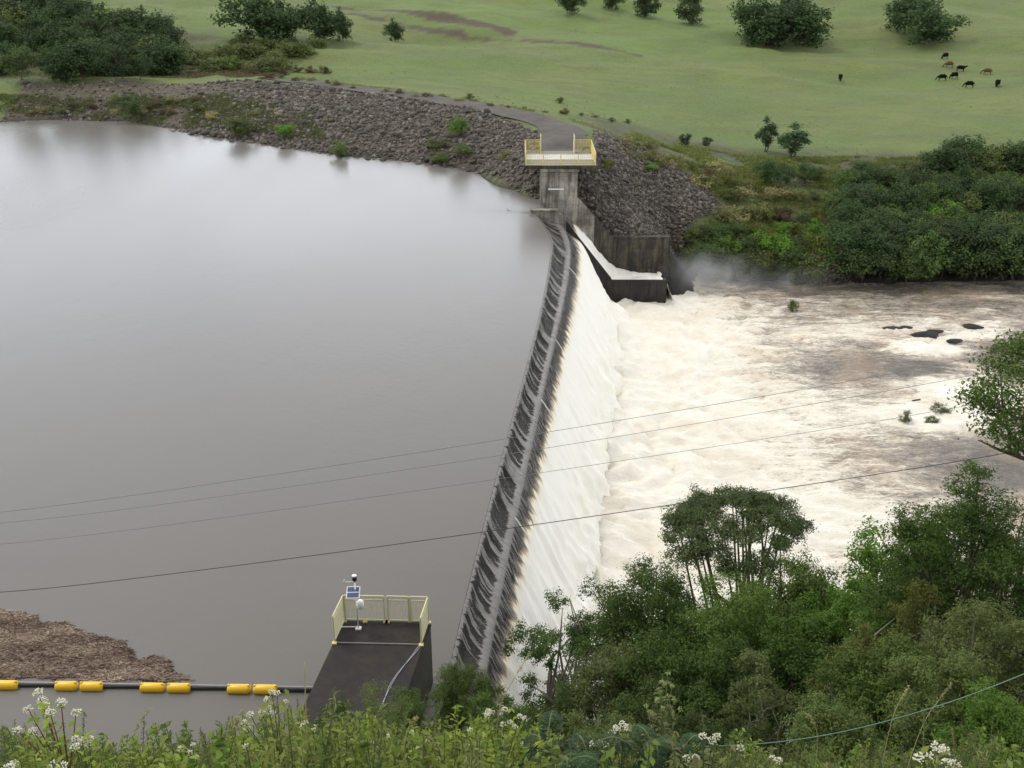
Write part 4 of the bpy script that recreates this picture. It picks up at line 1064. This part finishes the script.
def scatter(poly, k, seed):
    rg = np.random.default_rng(seed); xs_ = [p[0] for p in poly]; ys_ = [p[1] for p in poly]
    x = rg.uniform(min(xs_), max(xs_), k*6); y = rg.uniform(min(ys_), max(ys_), k*6); ok = polymask(poly, x, y)
    return x[ok][:k], y[ok][:k]
xa, ya = scatter(rip_up, 13000, 1); xb, yb = scatter(rip_dn, 8500, 2)
keep = rng.random(len(xa)) < (1-.75*sstep(-30, -46, xa)); xa, ya = xa[keep], ya[keep]
x = np.concatenate([xa, xb]); y = np.concatenate([ya, yb]); z = ground(x, y); k = len(x)
sz = rng.gamma(1.6, .075, k)*np.where(x > 6, .8, 1.0)+.085
sz = np.minimum(sz, .62)
appear = sz/(y); order = np.argsort(-appear); bigi = order[:300]; rest = order[300:]
for i in bigi:
    o = link('boulder', RK[int(i) % 7], None, (x[i], y[i], z[i]+sz[i]*.15)); o.scale = (sz[i]*random.uniform(.8, 1.2), sz[i]*random.uniform(.8, 1.2), sz[i]*random.uniform(.6, .9)); o.rotation_euler = (random.uniform(-.4, .4), random.uniform(-.4, .4), random.uniform(0, 6.28))
    if x[i] > 8: tag(o, 'larger dark angular boulder on the downstream rock slope right of the platform', 'boulder', 'larger boulders on the downstream rock slope')
    else: tag(o, 'larger grey brown boulder on the upstream rock slope between road and reservoir', 'boulder', 'larger boulders on the upstream rock slope')
Vs, Fs, Ts = [], [], []; off = 0
for i in rest:
    j = int(i) % 6; a = random.uniform(0, 6.28); ca, sa = math.cos(a), math.sin(a); v_ = rv[j]*sz[i]*np.array([random.uniform(.8, 1.2), random.uniform(.8, 1.2), random.uniform(.6, 1)])
    b2 = random.uniform(-.6, .6); cb, sb = math.cos(b2), math.sin(b2)
    v_ = v_ @ np.array([[1, 0, 0], [0, cb, sb], [0, -sb, cb]]) @ np.array([[ca, sa, 0], [-sa, ca, 0], [0, 0, 1]])
    Vs.append(v_+np.array([x[i], y[i], z[i]+sz[i]*.1])); Fs.append(rf[j]+off); Ts.append(np.full(len(v_), random.random()**1.6)); off += len(v_)
me = np_mesh('riprap', np.concatenate(Vs), np.concatenate(Fs), M['rock'], False, {'tint': np.concatenate(Ts)})
tag(link('riprap', me), 'countless broken grey brown rocks covering the embankment slopes', 'rocks', kind='stuff')
for px, py, s, lab in [(925,334,1.1,'dark wet rock breaking the rapids, leftmost large one'),(893,328,.8,'low dark rock left of the large wet rock'),(975,326,.9,'dark wet rock in white water near right edge'),(955,340,.6,'small dark rock between the two large wet rocks'),
        (905,327,.6,'small dark rock above the large wet rock'),(915,400,.6,'small rock beside a drowned bush'),(935,330,.6,'small wet rock right beside the largest one'),(1000,345,.8,'dark rock by the right frame edge in foam')]:
    p = at(px, py, -8.95); o = link('river_rock', rock_mesh(px, M['wetrock']), None, (p.x, p.y, -9.05)); o.scale = (s*1.5, s*.7, s*.3); o.rotation_euler = (0, 0, (px % 7)*.12-.3); tag(o, lab, 'rock', 'rocks in the rapids')
for px, py, h, lab in [(791,312,15,'small drowned sapling standing alone in the upper river foam'),(905,424,16,'drowned sapling left of the drowned bushes'),(938,412,12,'low drowned bush beside white water'),(930,424,10,'lower drowned bush in the calm grey water')]:
    p = at(px, py, -9.1); far_plant('olive', px, py, h, lab, None, ycal=p, wk=.8 if px < 910 else 1.6)

# ------------------------------------------------------------------ cattle
def skin_body(verts, edges, radii, name, mat, root=0):
    me = bpy.data.meshes.new(name); me.from_pydata(verts, edges, []); o = bpy.data.objects.new(name, me); COL.objects.link(o)
    md = o.modifiers.new('s', 'SKIN'); sv = me.skin_vertices[0].data
    for i, r_ in enumerate(radii): sv[i].radius = (r_, r_) if not isinstance(r_, tuple) else r_
    sv[root].use_root = True
    o.modifiers.new('d', 'SUBSURF').levels = 2
    o.modifiers['d'].render_levels = 2
    dg = bpy.context.evaluated_depsgraph_get(); dg.update(); m2 = bpy.data.meshes.new_from_object(o.evaluated_get(dg))
    bpy.data.objects.remove(o); m2.materials.clear(); m2.materials.append(mat); m2.polygons.foreach_set('use_smooth', [True]*len(m2.polygons)); m2.name = name
    return m2
def cow_mesh(mat, graze=True, name='cow'):
    v = [(0,0,1.05),(.45,0,1.05),(.85,0,1.12),(-.4,0,1.08),(-.75,0,1.12)]; r_ = [(.46,.46),(.43,.45),(.36,.40),(.45,.44),(.34,.36)]
    e = [(0,1),(1,2),(0,3),(3,4)]
    def add(p, par, rad): v.append(p); e.append((par, len(v)-1)); r_.append(rad); return len(v)-1
    if graze:
        a = add((1.15,.03,.95), 2, .17); a = add((1.4,.08,.6), a, .12); a = add((1.5,.1,.38), a, .13); h = a; a = add((1.58,.12,.15), a, .08)
    else:
        a = add((1.15,.03,1.3), 2, .17); a = add((1.35,.1,1.5), a, .13); h = a; a = add((1.65,.14,1.38), a, .085)
    for s in (-1, 1): add((v[h][0]-.08, v[h][1]+s*.22, v[h][2]+.1), h, .035)
    for s in (-1, 1):
        a = add((.72, s*.2, .8), 2, .13); a = add((.74, s*.2, .45), a, .06); a = add((.72, s*.2, .08), a, .05); add((.78, s*.2, .02), a, .055)
        a = add((-.7, s*.2, .85), 4, .16); a = add((-.62, s*.21, .62), a, .09); a = add((-.82, s*.21, .42), a, .055); a = add((-.76, s*.21, .08), a, .05); add((-.7, s*.21, .02), a, .055)
    a = add((-1.0,0,1.12), 4, .04); a = add((-1.06,0,.75), a, .025); add((-1.06,0,.5), a, .05)
    return skin_body(v, e, r_, name, mat)
cb1 = cow_mesh(M['cow_black']); cb2 = cow_mesh(M['cow_brown'], name='cow'); cb3 = cow_mesh(M['cow_black'], False)
for px, py, me, rz, lab in [(840,81,cb1,-1.9,'black cow grazing alone on the left of the pasture'),(945,59,cb1,-2.6,'black cow grazing highest up the slope, above the herd'),(949,68,cb2,2.9,'dark brown cow just below the highest black cow'),
      (960,72,cb3,-.7,'black cow standing with raised head in middle of the herd'),(942,81,cb1,3.0,'black cow at left of the herd, head down'),(954,79,cb1,-2.8,'black cow grazing beside the left one of the herd'),
      (987,75,cb2,2.6,'reddish brown cow at right of the herd'),(969,88,cb1,3.05,'black cow grazing lowest, below the herd'),(997,87,cb1,-2.2,'black cow grazing farthest right')]:
    p = hit(px, py, 130); o = link('cow', me, None, p); o.rotation_euler = (0, 0, rz); tag(o, lab, 'cow', 'cattle on the pasture')
    o.scale = (.78,)*3

# ------------------------------------------------------------------ foreground weeds and flowers
def weed_mesh(H, seed, mat, leaf=.07, stems=5, spread=.25, asp=.35, dens=26, stemmat='stem'):
    rg = np.random.default_rng(seed); mb = MB(); P, N_ = [], []
    for s in range(stems):
        a = rg.uniform(0, 6.28); ln = H*rg.uniform(.7, 1.0) if s else H; sp_ = spread*rg.uniform(.2, 1)*(1 if s else .3)
        top = Vector((math.cos(a)*sp_*H, math.sin(a)*sp_*H, ln)); md = Vector((top.x*.35, top.y*.35, ln*.5))
        mb.tube([(top.x*.05, top.y*.05, -.1), md, top], [.008, .006, .003], 5, False)
        for q in range(dens):
            t = .25+.75*(q/dens)**.8; p = (Vector((0, 0, 0)).lerp(md, t*2) if t < .5 else md.lerp(top, t*2-1))
            an = q*2.4+rg.normal(0, .3); o = Vector((math.cos(an), math.sin(an), .35)); ll = leaf*(1.25-.7*t)
            for _ in range(2):
                P.append(p+o*ll*rg.uniform(.3, 1.1)); N_.append((-o.x*.4+rg.normal(0, .35), -o.y*.4+rg.normal(0, .35), 1)); o = Vector((-o.x, -o.y, .3))
    P = np.array(P); N_ = np.array(N_)
    lm = leaf_mesh('foliage', P, N_, leaf, asp, mat, rg, rg.random(len(P)))
    return lm, mb.mesh('stem', M[stemmat], True)
def put_weed(px, top, Y, ms, H0, label, group, cat='weed', name='weed', extra=None):
    p = aty(px, top, Y); gz = g1(p.x, Y); H = max(.35, p.z-gz); s = H/H0
    e = empty(name, (p.x, Y, gz), random.uniform(0, 6.28)); w = max(.7, min(1.3, s)); e.scale = (w, w, s); tag(e, label, cat, group)
    link('foliage', ms[0], e); link('stem', ms[1], e); return e
WV = {'bright': [weed_mesh(1.3, s, L_weed, .062, 9, .26, .30, 34) for s in range(4)], 'dark': [weed_mesh(1.3, 20+s, L_weed2, .06, 7, .3, .45, 34) for s in range(4)],
      'fine': [weed_mesh(1.3, 40+s, L_olive, .04, 9, .32, .3, 40) for s in range(4)], 'pale': [weed_mesh(1.3, 60+s, L_pale, .05, 8, .26, .25, 36) for s in range(3)]}
WL_ = {'bright': 'bright green leafy weed', 'dark': 'deep green leafy weed', 'fine': 'fine leaved olive weed', 'pale': 'pale yellowish feathery weed'}
prof_top = [(-20,735),(20,728),(60,745),(110,750),(150,738),(200,728),(250,724),(290,708),(330,716),(400,728),(450,722),(500,728),(560,732),(620,742),(700,742),(760,748),(850,752),(920,745),(1040,738)]
def ptop(px): return float(np.interp(px, [p[0] for p in prof_top], [p[1] for p in prof_top]))
for rn, Y, st, dy, nm in ((0, 5.0, 17, 20, 'nearest'), (1, 7.0, 17, 8, 'second'), (2, 9.5, 16, 2, 'third'), (3, 12.5, 17, 2, 'fourth')):
    cnt = {}
    for px in range(-20, 1050, st):
        k_ = rr_.choices(['bright','dark','fine','pale'], [4, 3, 2, 2.4] if px < 620 else [1.2, 2.5, 3.5, 2.6])[0]; cnt[k_] = cnt.get(k_, 0)+1
        put_weed(px+rr_.uniform(-6, 6), ptop(px)+dy+rr_.uniform(-10, 10), Y+rr_.uniform(-.7, .7), rr_.choice(WV[k_]), 1.3,
                 '%s, %s such from left in the %s foreground row' % (WL_[k_], ORD[min(cnt[k_]-1, 58)], nm), 'foreground weeds')
# flowering shrubs
def flower_mesh(heads, seed, r_=.05, petals='flower'):
    rg = np.random.default_rng(seed); bm = bmesh.new()
    out_ = []
    for (hx, hy, hz_) in heads:
        for _ in range(46):
            a = rg.uniform(0, 6.28); q = r_*math.sqrt(rg.random())*1.25; bb = r_*rg.uniform(.10, .22)
            bmesh.ops.create_icosphere(bm, subdivisions=1, radius=bb, matrix=Matrix.Translation((hx+math.cos(a)*q, hy+math.sin(a)*q, hz_+(.45*r_)*(1-(q/r_)**2)+rg.normal(0, .006))))
    me = bpy.data.meshes.new('blossom'); bm.to_mesh(me); bm.free(); me.materials.append(M[petals]); return me
def flowering(px, top, Y, heads_px, label, seed, stemmat='stem', leafm=None, r_=.05, petals='flower'):
    r_ = r_*.82
    p = aty(px, top, Y); gz = g1(p.x, Y); H = p.z-gz
    e = empty('flowering_shrub', (p.x, Y, gz)); tag(e, label, 'flowering shrub', 'white flowered shrubs')
    rg = np.random.default_rng(seed); mb = MB(); hs = []; P, N_ = [], []
    for (hx, hy) in heads_px:
        q = aty(hx, hy, Y+rg.normal(0, .15)); hs.append((q.x-p.x, q.y-Y, q.z-gz))
    jn = Vector((0, 0, H*.62)); mb.tube([(0,0,-.1),(.01,0,H*.3),tuple(jn)], [.011,.009,.007], 6)
    for h in hs:
        h = Vector(h); md = jn.lerp(h, .5)+Vector((0,0,-.03)); mb.tube([jn-Vector((0,0,rg.uniform(0,.25))), md, h], [.006,.005,.003], 5, False)
        for _ in range(10):
            t = rg.random(); c_ = jn.lerp(h, t); P.append(c_+Vector(rg.normal(0, .035, 3))); N_.append((rg.normal(0,.5), rg.normal(0,.5), 1))
    for _ in range(int(90)):
        t = rg.uniform(.2, .75); P.append(Vector((rg.normal(0,.07), rg.normal(0,.07), H*t))); N_.append((rg.normal(0,.5), rg.normal(0,.5), 1))
    link('blossom', flower_mesh(hs, seed, r_, petals), e)
    link('foliage', leaf_mesh('foliage', np.array(P), np.array(N_), .075, .4, leafm or L_weed, rg, rg.random(len(P))), e)
    link('stem', mb.mesh('stem', M[stemmat], True), e)
flowering(46, 690, 5.2, [(38,692),(42,700),(44,706),(61,702),(76,712),(28,709),(50,712),(17,730),(33,731)], 'tall white flowered stalk with reddish stem at far left', 1, 'redstem', r_=.035)
flowering(78, 738, 5.0, [(76,738),(82,740),(89,739),(75,746),(86,744)], 'low white flower cluster right of the reddish stalk', 2, r_=.03)
flowering(12, 762, 4.6, [(14,764),(8,768),(55,764),(62,766)], 'white flower heads in the bottom left corner', 3, r_=.035)
flowering(272, 690, 6.0, [(272,692),(277,693),(267,699),(285,702),(250,714),(262,712),(268,708),(272,713),(245,722),(247,728)], 'white flowered shrub between the boom end and the dark platform', 4, r_=.028)
flowering(304, 720, 6.0, [(304,722),(303,726),(314,728),(246,746)], 'small white blossoms below the tall yellow stalk', 5, r_=.03)
flowering(500, 708, 6.5, [(488,711),(492,712),(505,709),(520,716),(525,718),(510,722),(503,724),(515,727),(470,730),(478,744),(468,746),(482,752),(524,744),(487,715)], 'white blossoms below the slender tree, largest group in the centre', 6, r_=.027)
flowering(625, 722, 5.4, [(623,724),(627,728),(617,728),(600,742),(605,745),(594,744),(640,752),(612,733)], 'pale flowered shrub with upright head at bottom centre', 7, leafm=L_pale, r_=.03)
flowering(712, 734, 5.4, [(703,736),(717,736),(712,740),(741,748),(687,758),(696,757),(778,760),(772,758)], 'white flower heads left of the rope at bottom', 8, leafm=L_pale, r_=.03)
flowering(940, 746, 4.8, [(938,747),(944,750),(920,758),(932,757),(955,764),(947,763)], 'white flower heads at bottom right', 9, r_=.04)
flowering(185, 748, 5.0, [(180,748),(190,752),(193,745),(196,757)], 'small white buds on a round dark weed at lower left', 10, r_=.02)
flowering(410, 735, 6, [(405,738),(412,732),(418,748),(372,742),(388,736),(428,742)], 'tiny white blossoms in front of the feathery bushes', 11, r_=.02)
# tall budding plant in the centre right
flowering(668, 672, 6.2, [(668,673),(662,682),(672,686),(660,692),(668,696),(657,700),(674,700),(663,708),(650,712),(646,706),(680,709)], 'tall yellow green budding plant in front of the dark trees', 12, leafm=L_pale, r_=.022, petals='bud')
# compound leaved dark plants
def frond_plant(px, top, Y, label, seed):
    rg = np.random.default_rng(seed); p = aty(px, top, Y); gz = g1(p.x, Y); H = p.z-gz
    e = empty('fern_leaved_shrub', (p.x, Y, gz)); tag(e, label, 'shrub', 'dark fern leaved shrubs'); P, N_, mb = [], [], MB()
    for f in range(9):
        a = f*2.4+rg.normal(0, .3); L = rg.uniform(.17, .30); z0 = H*rg.uniform(.72, .95); pts = []
        for t in np.linspace(0, 1, 9): pts.append(Vector((math.cos(a)*L*t, math.sin(a)*L*t, z0+.10*math.sin(t*2.4)-.10*t*t)))
        mb.tube(pts, .005, 4, False); sd = Vector((-math.sin(a), math.cos(a), 0))
        for j, q in enumerate(np.linspace(.15, 1, 16)):
            c_ = pts[0].lerp(pts[-1], q); c_.z = z0+.10*math.sin(q*2.4)-.10*q*q; w = .085*math.sin(math.pi*min(1, q*.8+.15))
            for s in (-1, 1):
                for r2 in np.linspace(.1, 1, 7): P.append(c_+sd*s*w*r2+Vector((0, 0, -.05*r2*r2))); N_.append((rg.normal(0,.12), rg.normal(0,.12), 1))
    mb.tube([(0,0,-.1),(0,0,H*.92)], [.015,.008], 6)
    link('foliage', leaf_mesh('foliage', np.array(P), np.array(N_), .032, .45, L_blue, rg, rg.random(len(P))), e); link('stem', mb.mesh('stem', M['stem'], True), e)
for i, (px, top, Y, lab) in enumerate([(548,722,5.4,'dark fern leaved shrub under the slender tree'),(590,738,5.2,'dark fern leaved shrub right of centre, lower one'),(655,730,5.4,'dark fern leaved shrub left of the budding plant stem'),(685,732,5.6,'dark fern leaved shrub right of the budding plant stem'),(570,752,4.8,'fern leaved shrub at the bottom edge below the blossoms')]): frond_plant(px, top, Y, lab, i)
# tall grass stalks
def stalk(pts, Y, r_, label, head=True, mat='straw'):
    W_ = [aty(x_, y_, Y) for x_, y_ in pts]; b = Vector((W_[0].x, Y, g1(W_[0].x, Y))); e = empty('grass_stalk', tuple(b)); tag(e, label, 'grass stalk', 'tall grass stalks')
    P = pcurve([(0,0,0)]+[tuple(w-b) for w in W_], 5); nP = len(P)
    MB().tube(P, [r_*(1-.6*i/nP) for i in range(nP)], 5).build('stem', M[mat], e, True)
    if head:
        rg = np.random.default_rng(int(pts[0][0])); q = np.array(P[-6:]); k = 60; t = rg.random(k)*5; i_ = np.minimum(t.astype(int), 4); f_ = (t-i_)[:, None]
        pos = q[i_]*(1-f_)+q[i_+1]*f_+rg.normal(size=(k, 3))*.006
        link('seed_head', leaf_mesh('seed_head', pos, rg.normal(size=(k, 3)), .022, .4, L_straw, rg, rg.random(k)), e)
stalk([(308,790),(307,740),(305,700),(305,662)], 5, .006, 'tall straight yellow grass stalk left of the dark platform', False)
stalk([(120,770),(132,735),(150,708)], 5, .004, 'curving pale grass stalk over the water at left')
stalk([(235,750),(236,725),(237,718)], 5, .003, 'short upright grass stalk left of the white blossoms')
stalk([(404,760),(404,738),(410,722),(418,717)], 5, .004, 'bent white grass stalk in front of the feathery bush')
stalk([(493,720),(503,697),(518,672),(530,653)], 7, .005, 'long leaning reed rising against the white falls')
stalk([(880,780),(890,720),(900,700),(909,687)], 6, .004, 'leaning seed grass over the rope, left of the pair')
stalk([(905,770),(925,715),(940,700),(952,683)], 6, .004, 'leaning seed grass over the rope, right of the pair')
stalk([(957,790),(955,752),(952,728)], 5, .005, 'upright pale stalk beside the bottom right flowers')
stalk([(822,740),(815,722),(806,713)], 6, .004, 'bent grass head left of the rope end')
# grass blades of the slope
k = 60000; gx = rng.uniform(-16, 22, k); gy = 3.5+rng.random(k)**.8*22
ok = np.abs(gx) < gy*.62+3; gx, gy = gx[ok], gy[ok]; k = len(gx); gz = ground(gx, gy)
ok = (gz > .1) & ~((gx > -8) & (gx < -2.8) & (gy > 22.5)); gx, gy, gz = gx[ok], gy[ok], gz[ok]; k = len(gx)
hh = rng.uniform(.2, .6, k); an = rng.uniform(0, 6.28, k); w = .008*rng.uniform(.6, 1.5, k)*(1+gy*.04); ln = rng.normal(0, .3, (k, 2))*hh[:, None]
b0 = np.stack([gx-np.cos(an)*w, gy-np.sin(an)*w, gz-.02], 1); b1 = np.stack([gx+np.cos(an)*w, gy+np.sin(an)*w, gz-.02], 1)
t0 = np.stack([gx+ln[:, 0]+w*.3, gy+ln[:, 1], gz+hh], 1); t1 = np.stack([gx+ln[:, 0]-w*.3, gy+ln[:, 1], gz+hh], 1)
V = np.stack([b0, b1, t0, t1], 1).reshape(-1, 3)
me = np_mesh('hillside_grass', V, np.arange(len(V)).reshape(-1, 4), leafmat('leaf_grass', (0.085, 0.102, 0.026), (0.241, 0.230, 0.074), .3), False, {'tint': np.repeat(rng.random(k), 4)})
tag(link('hillside_grass', me), 'long rough grass covering the near hillside', 'grass', kind='stuff')

# ------------------------------------------------------------------ spray
def mist(name, c, s, dens, lab, seed):
    me = bpy.data.meshes.new(name); bm = bmesh.new(); bmesh.ops.create_icosphere(bm, subdivisions=3, radius=1); bm.to_mesh(me); bm.free()
    m, n = newmat('spray_'+str(seed)); g = coord(n, 'Object')
    ln_ = n('ShaderNodeVectorMath', {'operation': 'LENGTH'}, i0=g).outputs['Value']
    fall = n.mr(ln_, .15, 1.0, 1, 0)
    nz = noise(n, n('ShaderNodeMapping', Vector=g, Scale=(s[0]*.35, s[1]*.35, s[2]*.35), Location=(seed*3, 0, 0)).outputs[0], 1.2, 4, .6, .6)
    d = n.math('MULTIPLY', n.math('MULTIPLY', fall, fall), n.math('MULTIPLY', n.mr(nz, .35, .7), dens))
    vol = n('ShaderNodeVolumePrincipled', Density=d, Color=(.95, .94, .92, 1))
    n('ShaderNodeOutputMaterial', Volume=vol); me.materials.append(m)
    o = link(name, me, None, c); o.scale = s; tag(o, lab, 'spray', kind='stuff')
mist('spray', (19.8, 95.5, -7.6), (7.2, 4, 2.9), .8, 'white spray drifting from the end of the chute over the bank', 1)
mist('spray', (28, 96, -8.0), (8, 3.5, 2.0), .3, 'thin mist hanging along the foot of the far bank', 2)

# ------------------------------------------------------------------ sky, sun, camera
w = bpy.data.worlds.new('World'); C.world = w; w.use_nodes = True; w.node_tree.nodes.clear(); n = NT(w.node_tree)
SUN_EL, SUN_AZ = R(58), R(300)      # azimuth clockwise from +Y
sky = n('ShaderNodeTexSky', {'sky_type': 'NISHITA', 'sun_disc': False, 'sun_elevation': SUN_EL, 'sun_rotation': SUN_AZ})
tc = n('ShaderNodeTexCoord').outputs['Generated']
cl = noise(n, n('ShaderNodeMapping', Vector=tc, Scale=(1, 1, 2.5)).outputs[0], 2.2, 5, .55)
cloud = n.mix(n.mr(cl, .35, .65), (6.2, 6.5, 7.0), (9.5, 9.6, 9.8))
el = n('ShaderNodeSeparateXYZ', Vector=tc).outputs[2]
lift_ = n.ramp(el, [(0, (1.42, 1.44, 1.47)), (.25, (1.45, 1.47, 1.5)), (.5, (.74, .74, .75)), (.85, (.42, .41, .40))])
c = n.mix(.86, sky.outputs[0], cloud)
c = n('ShaderNodeMix', {'data_type': 'RGBA', 'blend_type': 'MULTIPLY'}, i0=1.0, i6=c, i7=lift_).outputs[2]
c = n('ShaderNodeVectorMath', {'operation': 'SCALE'}, i0=c, i3=1.9).outputs[0]
bg = n('ShaderNodeBackground', Color=c, Strength=.12)
n('ShaderNodeOutputWorld', Surface=bg)
sl_ = bpy.data.lights.new('sun', 'SUN'); sl_.energy = 1.4; sl_.angle = R(14); sl_.color = (1, .95, .86)
so = bpy.data.objects.new('sun', sl_); COL.objects.link(so)
sd = Vector((math.sin(SUN_AZ)*math.cos(SUN_EL), math.cos(SUN_AZ)*math.cos(SUN_EL), math.sin(SUN_EL)))
so.rotation_euler = sd.to_track_quat('Z', 'Y').to_euler()
cam = bpy.data.cameras.new('camera'); cam.sensor_width = 36; cam.lens = FPX/1024*36; cam.clip_end = 3000; cam.clip_start = .1
co = bpy.data.objects.new('camera', cam); COL.objects.link(co); co.location = (0, 0, CAMH); co.rotation_euler = (math.pi/2-PITCH, 0, 0); C.camera = co
C.view_settings.view_transform = 'Standard'; C.view_settings.look = 'None'; C.view_settings.exposure = 0.10; C.view_settings.gamma = 1
C.render.resolution_x = 1024; C.render.resolution_y = 768
if C.render.engine == 'CYCLES' or True:
    C.render.engine = 'CYCLES'; C.cycles.transparent_max_bounces = 12; C.cycles.volume_step_rate = 2.0
